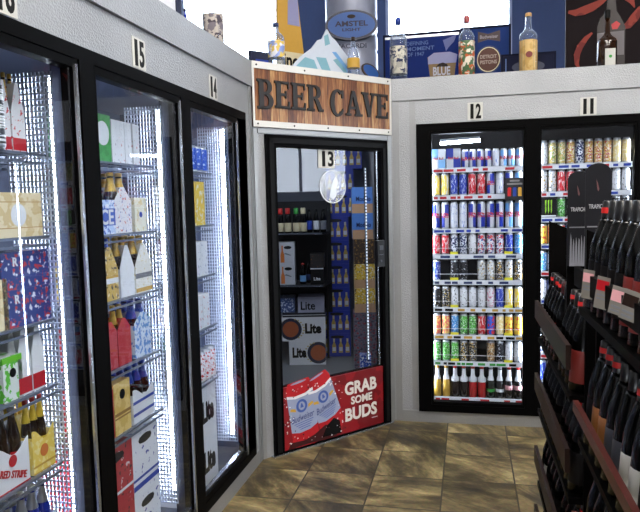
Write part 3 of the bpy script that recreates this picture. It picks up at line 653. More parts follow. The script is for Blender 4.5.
carrier('bl16', 25, 58, 16, 5, pr('print_blue_white', c(210, 220, 240), [c(30, 60, 160)], 18, .5), 'blue', 'blue bottle in the right foot carrier of door 16', 'blue and white bottle carrier at the foot of door 16, beside the post', dec([Bl], [(.1, .2, 0)]), False, v=505)
carrier('bl16', -12, 22, 16, 5, pr('print_blue_white', c(210, 220, 240), [c(30, 60, 160)], 18, .5), 'blue', 'blue bottle in the left foot carrier of door 16', 'blue and white bottle carrier at the foot of door 16, at the frame edge', dec([Bl], [(.1, .2, 0)]), False, v=505)
# ---- door 15
z = ZS[15][0]
L_item('greencase', box_f('beer_case', .125, .18, .175, pr('print_green_case', c(70, 165, 80), [c(60, 150, 70)], 12, .5), dict(disc=(.05, .6, .045, Wc))), yl(103, 150), z, 'green beer case with a white disc behind door 15', 'case')
for k, u in enumerate((116, 122, 129, 137)):
    L_item('whitecase%d' % (k % 2), box_f('beer_case', .052, .18, .165, pr('print_white_%d' % (k % 2), c(235, 236, 240), [c(200, 60, 60) if k % 2 else c(150, 155, 170)], 20, .64)), yl(u, 150), z, 'narrow white carton on the top shelf of door 15, %s after the green case' % ORD[k], 'carton', 'white cartons on the top shelf')
z = ZS[15][1]
icep = pr('print_ice', c(190, 210, 240), [c(40, 80, 180), c(240, 240, 250)], 20, .56)
L_item('icecase', box_f('beer_case', .135, .12, .13, icep, dict(text=[('ICE', 0, .5, .45, .8, Wc, 0)], band=[(.25, .75, 0)], bm=[mat('ice_blue', c(50, 90, 190), .4)])), yl(106, 210), z, 'pale blue case reading ICE behind door 15', 'case')
carrier('w15a', 115, 132, 15, 1, pr('print_white_multi', c(230, 228, 232), [c(210, 80, 60), c(60, 80, 160)], 26, .62), 'brown_gold', 'gold-necked bottle in the printed carrier of door 15', 'white printed carrier between the ICE case and the cream carton, door 15', None, h=.18, ar=.7, v=210)
L_item('cream15', box_f('beer_case', .10, .16, .14, pr('print_cream15', c(240, 236, 215), [c(225, 205, 150)], 16, .6), dict(disc=(0, .5, .012, Bl))), yl(141, 210), z, 'cream carton with small blue dot, rightmost on the second shelf of door 15', 'carton')
for k in range(4): spawn('orangeb', B['orange'], (SX-.235, yl(101+9*k, 190)+.10, z), LQ, 'blue bottle with orange neck label behind the cartons of door 15, %s from the left' % ORD[k], 'bottle', 'orange-labelled blue bottles')
carrier('g15', 101, 119, 15, 2, pr('print_gold', c(205, 170, 80), [c(60, 50, 40), c(235, 220, 170)], 22, .6), 'brown_blue', 'blue-necked bottle in the gold carrier of door 15', 'gold bottle carrier on the third shelf of door 15', dec([Wc, Gd], [(.32, .42, 0), (.42, .46, 1)]), v=270)
carrier('w15b', 120, 135, 15, 2, Wc, 'brown_gold', 'dark bottle in the middle white gabled carrier of door 15', 'plain white gabled carrier beside the gold one behind door 15', None, v=270)
carrier('w15c', 136, 152, 15, 2, pr('print_white_gold', c(238, 236, 228), [c(215, 190, 120)], 30, .62), 'brown_gold', 'dark bottle in the right white gabled carrier of door 15', 'white gabled carrier with gold edge, rightmost on the third shelf of door 15', dec([Gd, M['grey']], [(.02, .10, 0), (.3, .4, 1)]), v=270)
redp = pr('print_red', c(190, 40, 46), [c(225, 225, 225), c(150, 20, 30)], 26, .6)
carrier('r15', 105, 118, 15, 3, redp, 'brown_red', 'bottle in the left red carrier of door 15', 'red carrier, left of two on the fourth shelf of door 15', None, v=340, h=.185, ar=.78)
carrier('r15', 118, 132, 15, 3, redp, 'brown_gold', 'bottle in the right red carrier of door 15', 'red carrier, right of two on the fourth shelf of door 15', None, v=340, h=.185, ar=.78)
carrier('wb15', 134, 153, 15, 3, pr('print_lightblue', c(215, 225, 240), [c(90, 140, 210)], 22, .52), 'brown_blue', 'blue-capped bottle in the pale blue carrier of door 15', 'white and pale blue carrier, rightmost on the fourth shelf of door 15', None, v=340, h=.185, ar=.78)
z = ZS[15][4]
L_item('red15', box_f('beer_case', .055, .18, .19, redp), yl(110, 400), z, 'narrow red carton at the left of the fifth shelf of door 15', 'carton')
L_item('gold15', box_f('beer_case', .12, .18, .205, pr('print_gold2', c(215, 180, 90), [c(230, 200, 120)], 8, .5), dict(disc=(0, .75, .02, M['ink']), band=[(.30, .33, 0), (.36, .42, 0)], bm=[mat('gold_dark', c(150, 110, 40), .5)])), yl(123, 400), z, 'gold box with dark round spot behind door 15', 'case')
carrier('bw15', 133, 155, 15, 4, Wc, 'brown_blue', 'blue-necked bottle in the striped carrier of door 15', 'white carrier with blue stripes beside the gold box, door 15', dec([Bl], [(.14, .2, 0), (.38, .44, 0)]), False, v=400)
whbl = pr('print_white_blue', c(232, 234, 240), [c(40, 60, 160)], 14, .62); redc = pr('print_red_case', c(180, 36, 44), [c(215, 205, 205), c(60, 20, 24)], 13, .62)
for k in range(2):
    L_item('redcase', box_f('beer_case', .26, .24, .27, redc, dict(hole=1, band=[(.3, .34, 0)], bm=[Wc])), yl(112, 470)+.03, .091+.271*k, 'large red beer case on the case floor of door 15, %s' % ('lower', 'upper')[k], 'case')
    L_item('whbcase', box_f('beer_case', .22, .24, .27, whbl, dict(hole=1, band=[(.12, .2, 0), (.26, .3, 0)], bm=[Bl])), yl(112, 470)+.272, .091+.271*k, 'large white and blue beer case on the case floor of door 15, %s' % ('lower', 'upper')[k], 'case')
# ---- door 14
z = ZS[14][0]
for k in range(4): L_item('bluecan', can_f('bluecan', pr('print_bluecan', c(30, 80, 190), [c(190, 210, 240)], 40, .6), .125, .033), 3.02+.068*k-.03, z, 'blue beer can on the top shelf of door 14, %s from the left' % ORD[k], 'can', 'blue cans behind door 14')
z = ZS[14][1]
L_item('w14a', box_f('beer_carton', .13, .16, .20, pr('print_white_gold14', c(235, 235, 235), [c(200, 180, 140)], 20, .62)), 3.02, z, 'white carton on the second shelf of door 14', 'carton')
L_item('y14', box_f('beer_carton', .12, .16, .22, pr('print_yellow14', c(240, 205, 70), [c(245, 240, 220)], 14, .56)), 3.16, z, 'yellow and white carton on the second shelf of door 14', 'carton')
for lev, nmk, lab in ((2, 'third', 'grey'), (3, 'fourth', 'pink')):
    z = ZS[14][lev]
    for k in range(3): L_item('w14_%d' % lev, box_f('beer_carton', .085, .16, .175, pr('print_w14_%d' % lev, c(232, 234, 238), [c(150, 160, 190) if lev == 2 else c(200, 90, 90)], 22, .64)), 2.99+.09*k+.02, z, 'white carton with %s print on the %s shelf of door 14, %s from the left' % (lab, nmk, ORD[k]), 'carton', 'white cartons behind door 14')
z = ZS[14][4]
for k in range(4): L_item('can14', can_f('can14', pr('print_can14', c(230, 230, 235), [c(190, 40, 50)], 40, .56), .16, .033), 3.0+.068*k, z, 'white and red can on the fifth shelf of door 14, %s from the left' % ORD[k], 'can', 'white and red cans behind door 14')
litew = mat('lite_white', c(226, 226, 230), .45)
for k in range(2): L_item('lite14', box_f('beer_case', .40, .28, .265, litew, dict(lite=-1)), 3.07, .091+.266*k, 'white beer case with black lettering on the floor behind door 14, %s' % ('lower', 'upper')[k], 'case')

# ------------------------------------------------------------------ right cooler shelves and cans
ZR = [1.780, 1.592, 1.360, 1.180, .998, .805, .610, .420, .160]; RY = YR+.085
STR = [('red', 'white'), ('red', 'white'), ('blue', 'white'), ('navy', 'white'), ('navy', 'white'), ('gold', 'ink'), ('gold', 'ink'), ('greenlab', 'ink'), ('red', 'white')]
def r_shelf(x0, x1, z, label, style, wirez=None, seed=0):
    t = thing('cooler_shelf', label, 'shelf', (x0, RY, z))
    m = MB(); L_ = x1-x0; m.box(0, L_, .004, .45, -.006, 0); m.build('deck', M['dark'], t)
    s = MB(); s.box(0, L_, -.004, .003, -.030, .004); so = s.build('price_strip', M['strip'], t)
    r_ = random.Random(seed); p = MB(); x = .02
    while x < L_-.05:
        w_ = r_.uniform(.02, .07); k = r_.choice((0, 0, 1)); p.box(x, min(x+w_, L_-.01), -.0048, -.004, -.023, -.006, k); x += w_+r_.uniform(.004, .05)
    p.build('price_tags', [M[style[0]], M[style[1]]], so)
    if wirez:
        m = MB()
        for q in wirez: m.box(0, L_, -.003, 0, q, q+.0035)
        m.box(0, .003, -.003, 0, -.01, wirez[-1]); m.box(L_-.003, L_, -.003, 0, -.01, wirez[-1]); m.build('front_wire', M['white'], t)
        m = MB()
        for q in (.13, .50): m.box(q*L_/.63, q*L_/.63+.055, -.0045, -.003, .004, .022)
        m.build('yellow_tag', mat('tag_yellow', c(245, 235, 60), .4), t)
X0, X1 = -.248, .376
for i, z in enumerate(ZR): r_shelf(X0, X1, z, 'white fronted shelf, %s from the top behind cooler door 12' % ORD[i], STR[i], (.045,) if 3 <= i <= 7 else None, i)
sil, blu = c(205, 208, 216), c(24, 50, 160)
QM = lambda n, a, b, l, h: quad_mat(n, a, b, l, h)
def cd(key, h, r=.0275, word=''):
    """can kinds: print material by key"""
    W_ = c(228, 230, 235)
    T = {
     'rb': lambda: QM('p_rb%d' % (h*1000), sil, blu, c(205, 40, 50), h), 'rbl': lambda: QM('p_rbl%d' % (h*1000), W_, c(110, 170, 230), c(205, 40, 50), h),
     'rb2': lambda: QM('p_rb2%d' % (h*1000), blu, sil, c(205, 40, 50), h),
     'sil': lambda: printed('p_sil', c(214, 216, 224), [c(120, 140, 200)], 30, .6, (2, 2, .5)), 'yel': lambda: printed('p_yel', c(246, 214, 80), [c(235, 235, 225)], 26, .55, (2, 2, .4)),
     'blu': lambda: printed('p_blu', c(26, 52, 160), [c(190, 200, 225)], 30, .58, (2, 2, .5)), 'red': lambda: printed('p_red', c(200, 30, 44), [c(235, 225, 225)], 28, .56, (2, 2, .5)),
     'nav': lambda: printed('p_nav', c(30, 42, 90), [c(225, 228, 235)], 34, .52), 'blk': lambda: printed('p_blk', c(22, 22, 26), [c(200, 200, 205)], 34, .62),
     'bkg': lambda: printed('p_bkg', c(26, 24, 24), [c(200, 165, 80), c(220, 220, 220)], 34, .58), 'slg': lambda: printed('p_slg', c(215, 215, 215), [c(205, 165, 70), c(60, 60, 60)], 30, .6),
     'whk': lambda: printed('p_whk', c(225, 226, 230), [c(70, 70, 76)], 34, .62), 'pnk': lambda: printed('p_pnk', c(228, 222, 226), [c(210, 120, 150)], 30, .56),
     'org': lambda: printed('p_org', c(236, 120, 100), [c(245, 215, 120)], 28, .54), 'lbl': lambda: printed('p_lbl', c(90, 160, 220), [c(230, 235, 240), c(30, 60, 130)], 32, .58),
     'grn': lambda: printed('p_grn', c(90, 180, 70), [c(20, 60, 30), c(225, 235, 225)], 34, .58), 'brd': lambda: printed('p_brd', c(40, 90, 200), [c(210, 40, 50)], 24, .54),
     'crm': lambda: printed('p_crm', c(228, 206, 140), [c(240, 230, 200)], 28, .54), 'yrd': lambda: printed('p_yrd', c(238, 200, 70), [c(210, 60, 50)], 26, .56),
     'tan': lambda: printed('p_tan', c(160, 120, 70), [c(24, 20, 20), c(220, 210, 190)], 32, .56), 'blr': lambda: printed('p_blr', c(225, 228, 232), [c(210, 50, 50), c(40, 60, 130)], 26, .55),
     'ggd': lambda: printed('p_ggd', c(190, 165, 90), [c(90, 160, 80), c(230, 225, 210)], 32, .55), 'rgd': lambda: printed('p_rgd', c(200, 165, 85), [c(170, 50, 60), c(230, 225, 210)], 32, .55),
    }
    return can_f(key, T[key](), h, r)
CW = {'rb': 'blue and silver energy drink can', 'rb2': 'blue and silver energy drink can', 'rbl': 'pale blue and white drink can', 'sil': 'silver drink can', 'yel': 'yellow and white drink can', 'blu': 'blue drink can', 'red': 'red and white drink can',
      'nav': 'navy and white drink can', 'blk': 'black drink can', 'bkg': 'black and gold drink can', 'slg': 'silver and gold drink can', 'whk': 'white and grey drink can', 'pnk': 'white and pink drink can', 'org': 'orange-pink drink can',
      'lbl': 'light blue drink can', 'grn': 'green drink can', 'brd': 'blue and red drink can', 'crm': 'cream drink can', 'yrd': 'yellow and red drink can', 'tan': 'brown and tan drink can', 'blr': 'white, red and blue drink can', 'ggd': 'green and gold drink can', 'rgd': 'red and gold drink can'}
ROWS = [
 (0, .125, ['-', '-', '-', '-', 'rb2', 'rb', 'rb', 'rb2', 'sil', 'rbl', 'rbl', 'rbl']),
 (1, .160, ['yel', 'yel', 'blu', 'blu', 'red', 'red', 'rb2', 'sil', 'rb', 'rbl']),
 (2, .190, ['rb', 'rb2', 'sil', 'sil', 'rb', 'rb', 'rb2', 'rb', 'rbl', 'rbl']),
 (3, .150, ['red', 'red', 'nav', 'nav', 'whk', 'blr', 'blr', 'blr', 'blu', 'lbl']),
 (4, .145, ['blu', '-', 'blk', 'blk', '-', 'slg', 'slg', 'bkg', 'slg', 'bkg']),
 (5, .150, ['blk', 'bkg', 'whk', 'whk', 'whk', 'whk', 'pnk', 'blu', 'yel', 'yel']),
 (6, .150, ['org', 'org', 'lbl', 'grn', 'grn', 'red', 'brd', 'crm', 'yrd', 'yrd']),
 (7, .150, ['grn', 'grn', 'grn', 'bkg', 'bkg', '-', 'tan', 'blk', 'whk', 'whk']),
]
for lev, h, row in ROWS:
    n = len(row); pitch = (X1-X0-.004)/n; r = .027 if n == 10 else .0235
    for i, k in enumerate(row):
        if k == '-': continue
        spawn(('can', k, h, r), cd(k, h, r), (X0+.002+pitch*(i+.5), RY+.036, ZR[lev]+.0005), (random.uniform(-.25, .25) if k in ('sil', 'rb', 'rb2', 'rbl') else random.uniform(-PI, PI)),
              '%s, %s from left, %s shelf of door 12' % (CW[k], ORD[i], ORD[lev]), 'can', 'cans on the %s shelf of door 12' % ORD[lev])
        if lev == 0:
            spawn(('can', k, h, r), None, (X0+.002+pitch*(i+.5), RY+.095, ZR[lev]+.0005), .1, '%s, %s from left, behind, top shelf, door 12' % (CW[k], ORD[i]), 'can', 'cans behind on the top shelf of door 12')
# the two four-can cartons on the top shelf
for i, (a, b_, cw) in enumerate(((c(235, 238, 245), c(130, 185, 235), 'white and pale blue'), (sil, blu, 'silver and blue'))):
    w_, h_ = .096 if i == 0 else .096, .135
    t = thing('can_carton', '%s four-can carton on the top shelf of door 12' % cw, 'carton', (X0+.052+.103*i, RY+.004, ZR[0]+.0005))
    m = MB(); m.box(-w_/2, w_/2, 0, .10, 0, h_, 0); m.build('carton', mat('pack_a%d' % i, a, .4), t)
    m = MB(); m.box(-w_/2, 0, -.0006, 0, h_*.5, h_, 0); m.box(0, w_/2, -.0006, 0, 0, h_*.5, 0); m.build('colour_fields', mat('pack_b%d' % i, b_, .4), t)
    text('lettering', 'Red Bull', h_*.13, Rd, t, (0, -.0012, h_*.52), w_*.72, .02)
# bottom row of glass bottles
BT = [('gold', c(190, 150, 60), 'gold', 'cap_gold', 'gold'), ('gold', c(190, 150, 60), 'gold', 'cap_gold', 'gold'), ('dark', c(34, 24, 24), 'white', 'cap_red', 'dark cola'), ('dark', c(34, 24, 24), 'white', 'cap_red', 'dark cola'),
      ('redb', c(170, 30, 34), 'white', 'cap_red', 'red'), ('redb', c(170, 30, 34), 'white', 'cap_red', 'red'), ('green', c(18, 26, 20), 'greenlab', 'silver', 'dark green-labelled'), ('darkw', c(20, 20, 22), 'white', 'silver', 'dark white-labelled'),
      ('pink', c(26, 22, 22), 'pinklab', 'cap_red', 'dark pink-labelled'), ('pink', c(26, 22, 22), 'pinklab', 'cap_red', 'dark pink-labelled')]
M['pinklab'] = mat('pink_label', c(235, 170, 175), .5)
def soda_f(key, col, lab, cap):
    g = mat('soda_'+key, col, .12, spec=.7)
    return bottle_f('soda_bottle', g, M[lab] if key != 'gold' else None, M[cap], r=.0285, h=.225, sh=.42, lz=(.50, .62) if key in ('dark', 'redb') else ((.28, .42) if key == 'pink' else (.2, .3)), neck=M['white'] if key in ('dark', 'redb', 'darkw', 'gold', 'green', 'pink') else None)
for i, (k, col, lab, cap, wd) in enumerate(BT):
    p = (X1-X0-.004)/10
    spawn(('soda', k), soda_f(k, col, lab, cap), (X0+.002+p*(i+.5), RY+.036, ZR[8]+.0005), 0, '%s glass soda bottle, %s from the left on the bottom shelf of door 12' % (wd, ORD[i]), 'bottle', 'glass soda bottles')
# light tube in the head of case 12 and small poster on its glass
lt = thing('ceiling_tube', 'short white lamp tube at the top inside cooler door 12', 'light', (-.18, RY+.03, 1.955), rot=(0, -.05, .12))
MB().box(0, .27, 0, .03, .012, .03).build('housing', M['white'], lt); MB().box(0, .27, 0, .03, -.008, .012).build('light_tube', M['led'], lt)
gp = at(505, 178, 1, YR-.002); gq = at(524.5, 200, 1, YR-.002)
t = thing('glass_poster', 'small black poster of drink cans stuck on the glass of door 12', 'poster', ((gp.x+gq.x)/2, YR+.0115, (gp.z+gq.z)/2))
PW, PH = gq.x-gp.x, gp.z-gq.z
MB().box(-PW/2, PW/2, -.002, 0, -PH/2, PH/2).build('backing', mat('poster_black', c(18, 22, 34), .4), t)
m = MB()
for k in range(3): m.prism([(-PW*.36+PW*.27*k+q[0]*PW*.09, -PH*.32+q[1]*PH*.36) for q in ((0, 0), (2, 0), (2, 1), (1.6, 1.1), (.4, 1.1), (0, 1))], -.0026, -.002, k)
m.build('printed_cans', [M['red'], M['blue'], M['gold']], t); MB().box(-PW*.25, PW*.25, -.0026, -.002, PH*.33, PH*.41).build('print_line', M['grey'], t); MB().box(-PW*.4, PW*.4, -.0026, -.002, PH*.19, PH*.27).build('print_line', M['grey'], t)
# door 11
XB0, XB1 = .472, 1.055
ZR2 = [1.780, 1.597, 1.425, 1.245, 1.06, .87, .68, .49, .30]
R2 = [(.165, ['whk', 'ggd', 'ggd', 'rgd', 'nav', 'rgd', 'rgd', 'rgd', 'crm', 'crm']), (.15, ['slg', 'slg', 'red', 'red', 'slg', 'whk', 'whk', 'slg', 'whk', 'whk']),
      (.14, ['-', '-', 'grn', 'blk', 'grn', 'blk', 'whk', 'blk', 'blk', 'blk']), (.14, ['yrd', 'org', 'yrd', 'lbl', 'org']), (.14, ['lbl', 'whk', 'blu', 'nav']), (.14, ['whk', 'blu', 'whk']), (.14, ['rbl', 'whk', 'blu']), (.14, ['nav', 'whk', 'rbl']), (.14, ['blu', 'whk', 'red'])]
for i, z in enumerate(ZR2):
    r_shelf(XB0, XB1, z, 'blue tagged shelf, %s from the top behind cooler door 11' % ORD[i], ('blue', 'red'), None, 20+i)
    h, row = R2[i]; p = (XB1-XB0-.004)/10
    for j, k in enumerate(row):
        if k == '-': continue
        spawn(('can', k, h, .026), cd(k, h, .026), (XB0+.002+p*(j+.5), RY+.036, z+.0005), random.uniform(-PI, PI) if k not in ('rbl',) else 0, '%s, %s from left, %s shelf of door 11' % (CW[k], ORD[j], ORD[i]), 'can', 'cans on the %s shelf of door 11' % ORD[i])
t = thing('can_carton', 'black four-can carton with green claw mark behind door 11', 'carton', (XB0+.062, RY+.004, ZR2[2]+.0005))
MB().box(-.055, .055, 0, .09, 0, .13).build('carton', M['ink'], t)
m = MB()
for k in range(3): x = -.022+.018*k; m.prism([(x, .118), (x+.010, .122), (x+.008, .08), (x+.010, .05), (x+.004, .028), (x+.001, .055), (x+.002, .08)], -.0008, 0)
m.build('claw_mark', mat('claw_green', c(150, 210, 40), .5), t); MB().box(-.05, .05, -.0008, 0, .008, .018).build('printed_band', Wc, t)
r_shelf(1.15, 1.76, 1.78, 'shelf behind the cooler door at the right edge', ('blue', 'red'), None, 40)

# ------------------------------------------------------------------ beer cave behind the angled door
w = MB(); w.box(-3.05, -3.0, 3.75, 7.3, 0, 2.2); w.box(-3.0, -2.10, 3.75, 3.80, 0, 2.2); w.box(-3.05, -.37, 7.2, 7.25, 0, 2.35); w.box(-.40, -.37, 5.30, 7.2, 0, 2.35)
w.box(-.43, -.401, YR+.06, 5.30, 0, 2.35)
struct(w.build('wall_cave', mat('cave_wall', c(120, 124, 136), .6)))
# roof over coolers and cave (things above stand on it)
rf = MB(); r0, r1 = 2.335, 2.378
rf.box(-4.2, XL-.061, -.6, 3.754, r0, r1); rf.box(-4.2, -1.30, 3.754, YW, r0, r1); rf.box(-.512, 4.2, YR+.061, YW, r0, r1)
for k in range(24):
    a, b = -1.30+(.788/24)*k, -1.30+(.788/24)*(k+1); yy = 3.754+(b-XL)*(YR-3.754)/(-.512-XL)+.10; rf.box(a, b, yy, YW, r0, r1)
struct(rf.build('ceiling_cooler', mat('roof_panel', c(150, 154, 164), .6)))
Z0 = r1+.0005
def cv(u, v, Y): return at(u, v, 1, Y)
blucase = mat('cave_blue_case', c(34, 56, 170), .45)
cor = dict(bottles=4, bm=[mat('beer_straw', c(205, 175, 90), .5), Wc, M['cream']], hole=1)
YC = 6.54
p0, p1 = cv(324.5, 355, YC), cv(351, 355, YC); wC = p1.x-p0.x; hC = wC*.93*.9
hC = (cv(338, 345, YC).z-cv(338, 367.8, YC).z)
zb = .0005
for k in range(8):
    sh = 0 if k < 6 else .0
    spawn('coronacase', box_f('beer_case', wC-.004, .24, hC-.001, blucase, cor), ((p0.x+p1.x)/2+(.0 if k < 6 else .06), YC, zb+hC*k), .20, 'blue case printed with four pale bottles, %s up in the tall cave stack' % ORD[k], 'case', None)
q0 = cv(331, 200, YC)
spawn('coronacase', None, (q0.x+wC*.5+.04, YC+.02, zb+hC*8), .20, 'blue case printed with four pale bottles, topmost of the cave stack', 'case')
spawn(('cb', 'solo'), bottle_f('beer_bottle', mat('straw_glass', c(190, 160, 80), .15), Wc, M['cap_gold'], neck=Wc), (q0.x+wC*.5+.08, YC+.12, zb+hC*9), .20, 'pale beer bottle standing on top of the blue case stack', 'bottle')
# Lite cases
YLc = 6.15
for i, (u0, u1, vt, vb, s_, lab) in enumerate(((290, 325.5, 335, 358.5, 1, 'lower white beer case with copper disc on the cave floor'), (283, 325, 310.5, 335, -1, 'upper white beer case with copper disc stacked in the cave'))):
    a, b = cv(u0, vb, YLc), cv(u1, vb, YLc); hh = cv(300, vt, YLc).z-cv(300, vb, YLc).z
    spawn(('lc', i), box_f('beer_case', b.x-a.x, .27, .235, litew, dict(lite=s_)), ((a.x+b.x)/2, YLc, .0005+.2352*i), .20, lab, 'case')
zt2 = .0005+.2352*2
a, b = cv(283, 308, YLc), cv(325, 308, YLc)
spawn('darkflat', box_f('beer_case', b.x-a.x, .27, .045, mat('tray_dark', c(24, 26, 38), .5), dict(band=[(.4, .5, 0)], bm=[Wc])), ((a.x+b.x)/2, YLc, zt2), .20, 'flat dark tray on top of the white disc-printed cases', 'tray')
a, b = cv(298, 300, YLc), cv(324, 300, YLc)
spawn('litegrey', box_f('beer_case', b.x-a.x-.004, .27, .15, mat('lite_grey', c(165, 165, 185), .5), dict(text=[('Lite', -.12, .45, .55, .55, M['ink'], 0)], band=[(.05, .95, 0)] if False else [], bm=[M['gold']])), ((a.x+b.x)/2, YLc, zt2+.046), .20, 'grey beer case with black lettering below the cave shelf', 'case')
a2 = cv(279, 300, YLc)
spawn('bluewhite', box_f('beer_case', a.x-a2.x-.004, .27, .14, pr('print_cave_bw', c(60, 80, 130), [c(190, 200, 220)], 20, .55)), ((a.x+a2.x)/2-.03, YLc-.02, zt2+.046), .20, 'blue and white beer case left of the grey lettered case', 'case')
# cave shelf unit
YS = 6.05
sl, sr = cv(277, 285, YS), cv(323, 285, YS); zs1 = sl.z; zs2 = cv(290, 233, YS).z
sh = thing('cave_shelf', 'dark shelf unit with steel edges inside the beer cave', 'shelf', (0, 0, 0))
for nme, z in (('lower_shelf', zs1), ('upper_shelf', zs2)):
    o = MB().box(sl.x-.35, sr.x, YS, YS+.42, z-.022, z).build('shelf_board', M['dark'], sh); MB().box(sl.x-.35, sr.x, YS-.006, YS, z-.016, z-.002).build('edge_strip', M['steel'], o)
m = MB().box(sr.x-.06, sr.x-.04, YS+.40, YS+.42, 0, zs2+.5); m.build('upright', M['dark'], sh); MB().box(sl.x-.37, sl.x-.35, YS+.3, YS+.42, 0, zs2+.5).build('upright', M['dark'], sh)
MB().box(sl.x-.35, sr.x, YS+.42, YS+.43, zt2, zs2+.3).build('back_panel', M['dark'], sh)
wcap = [(281, 'cap_red', 'maroon'), (288.5, 'cap_red', 'red'), (297, 'greenlab', 'green'), (304, 'cream', 'cream')]
for i, (u, cp, wd) in enumerate(wcap):
    x = cv(u-.5, 220, YS+.06).x
    spawn(('wb', cp), bottle_f('wine_bottle', M['darkgl'], M['cream'], M[cp], r=.034, h=.235, nr=.019, sh=.5, lz=(.05, .4), caph=.28, cname='capsule'), (x, YS+.05, zs2+.0005), .20, 'dark bottle with %s capsule and tan label on the cave shelf, %s from the left' % (wd, ORD[i]), 'bottle')
for i, (u, lab_, wd) in enumerate(((309.5, 'blue', 'blue'), (316.5, 'white', 'white'), (323.5, 'grey', 'grey'))):
    x = cv(u, 220, YS+.1).x
    spawn(('wb2', lab_), bottle_f('beer_bottle', M['darkgl'], M[lab_], M['ink'], r=.028, h=.22, lz=(.12, .5)), (x, YS+.09, zs2+.0005), .20, 'dark bottle with %s label on the cave shelf' % wd, 'bottle')
a, b = cv(278, 282, YS+.02), cv(295, 282, YS+.02); hbx = (cv(286, 242, YS+.02).z-zs1)/2-.002
def picbox():
    f = box_f('beer_case', b.x-a.x, .2, hbx, mat('pic_white', c(200, 200, 206), .5)); t = f(); w_ = b.x-a.x; m = MB()
    m.prism([(-w_*.3, .01), (-w_*.08, .01), (-w_*.08, hbx*.4), (-w_*.15, hbx*.6), (-w_*.15, hbx*.85), (-w_*.23, hbx*.85), (-w_*.23, hbx*.6), (-w_*.3, hbx*.4)], -.001, 0, 0)
    m.prism(ell(w_*.12, hbx*.75, w_*.22, hbx*.08, 12), -.001, 0, 1); m.prism([(-.0, hbx*.5), (w_*.3, hbx*.4), (w_*.28, hbx*.36), (-.02, hbx*.45)], -.001, 0, 2)
    m.build('printed_bottle', [M['orange'], M['ink'], M['grey']], t); return t
for k in range(2): spawn('picbox', picbox, ((a.x+b.x)/2, YS+.02, zs1+.0005+(hbx+.001)*k), .20, 'white box with orange bottle picture on the cave shelf, %s' % ('lower', 'upper')[k], 'box')
for i, (u, wd) in enumerate(((303, 'light blue'), (307, 'plain'))):
    spawn(('sb', i), bottle_f('beer_bottle', M['darkgl'], M['lightblue'] if i == 0 else M['navy'], M['cap_red'] if i == 0 else M['ink'], r=.03, h=.2), (cv(u, 275, YS+.1+.06*i).x, YS+.1+.1*i, zs1+.0005), .20, 'dark bottle with %s label beside the white picture boxes' % wd, 'bottle')
spawn('darkcase', box_f('beer_case', .125, .2, .16, M['ink'], dict(text=[('Lite', 0, .35, .2, .5, Wc, 0)], band=[(.92, .98, 0)], bm=[Wc])), (cv(317, 275, YS+.04).x, YS+.04, zs1+.0005), .20, 'small black case with white lettering on the cave shelf', 'case')
spawn('darkbox', box_f('beer_case', .13, .2, .13, printed('print_darkbox', c(26, 22, 20), [c(150, 90, 40)], 24, .66)), (cv(317, 250, YS+.04).x, YS+.04, zs1+.161), .20, 'small dark brown box on top of the black case', 'box')
# right stacks
YQ = 6.0
def stack(u0, u1, vb, vt, fac, key, label, cat='case', z=None, Y=YQ):
    a, b = cv(u0, vb, Y), cv(u1, vb, Y); z = a.z if z is None else z; h = cv((u0+u1)/2, vt, Y).z-z
    return (a.x+b.x)/2, b.x-a.x, z, h
modtop = mat('modelo_blue', c(90, 140, 215), .45); modbot = mat('modelo_tan', c(205, 160, 120), .5)
zz = .0005; x_, w_, _, _ = stack(355, 373, 355, 340, None, '', '')
hr = (cv(364, 312.5, YQ).z)/4
for k in range(4): spawn('redgrey', box_f('beer_case', w_+.05, .24, hr-.001, printed('print_redgrey', c(110, 105, 120), [c(150, 50, 60), c(60, 60, 80)], 18, .56)), (x_+.02, YQ, zz+hr*k), .20, 'grey and red case at the right of the cave, %s from the floor' % ORD[k], 'case')
zz += hr*4; hy = (cv(364, 264, YQ).z-zz)/2
for k in range(2): spawn('yelcase', box_f('beer_case', w_+.02, .22, hy-.001, pr('print_yel_cave', c(230, 190, 60), [c(60, 50, 40), c(240, 230, 200)], 18, .58), dict(band=[(0, .36, 0)], bm=[modbot])), (x_+.02, YQ, zz+hy*k), .20, 'yellow case with tan base in the cave, %s of two' % ('lower', 'upper')[k], 'case')
zz += hy*2; hs_ = cv(364, 239, YQ).z-zz
spawn('shelfblk', box_f('beer_case', w_+.02, .22, hs_-.001, printed('print_brcase', c(70, 52, 40), [c(160, 120, 60)], 20, .58)), (x_+.02, YQ, zz), .20, 'brown case between the yellow and the blue cases in the cave', 'case')
zz += hs_; hm_ = (cv(362, 187, YQ).z-zz)/2
for k in range(2): spawn('modelo', box_f('beer_case', w_+.02, .22, hm_-.001, modtop, dict(band=[(0, .36, 0)], bm=[modbot], text=[('Modelo', .05, .55, .18, .7, mat('ink_navy', c(30, 40, 90), .5), 0)])), (x_+.01, YQ, zz+hm_*k), .20, 'blue case with tan base in the cave, %s of two' % ('lower', 'upper')[k], 'case')
bq = at(369, 374, 2, 0)
spawn('smallblue', box_f('beer_carton', .10, .12, .185, printed('print_sb', c(40, 80, 180), [c(225, 230, 240)], 22, .55)), (bq.x-.02, 5.82, .0005), .20, 'small blue and white carton on the cave floor behind the door edge', 'carton')
# cave lamp
lt = thing('ceiling_lamp', 'long tube lamp under the beer cave ceiling', 'light', (-1.35, 5.3, 2.10))
MB().box(-.6, .6, -.06, .06, .03, .09).build('housing', M['white'], lt); MB().box(-.58, .58, -.04, .04, .0, .03).build('light_tube', emis('cave_tube', (.85, .92, 1, 1), 22), lt)

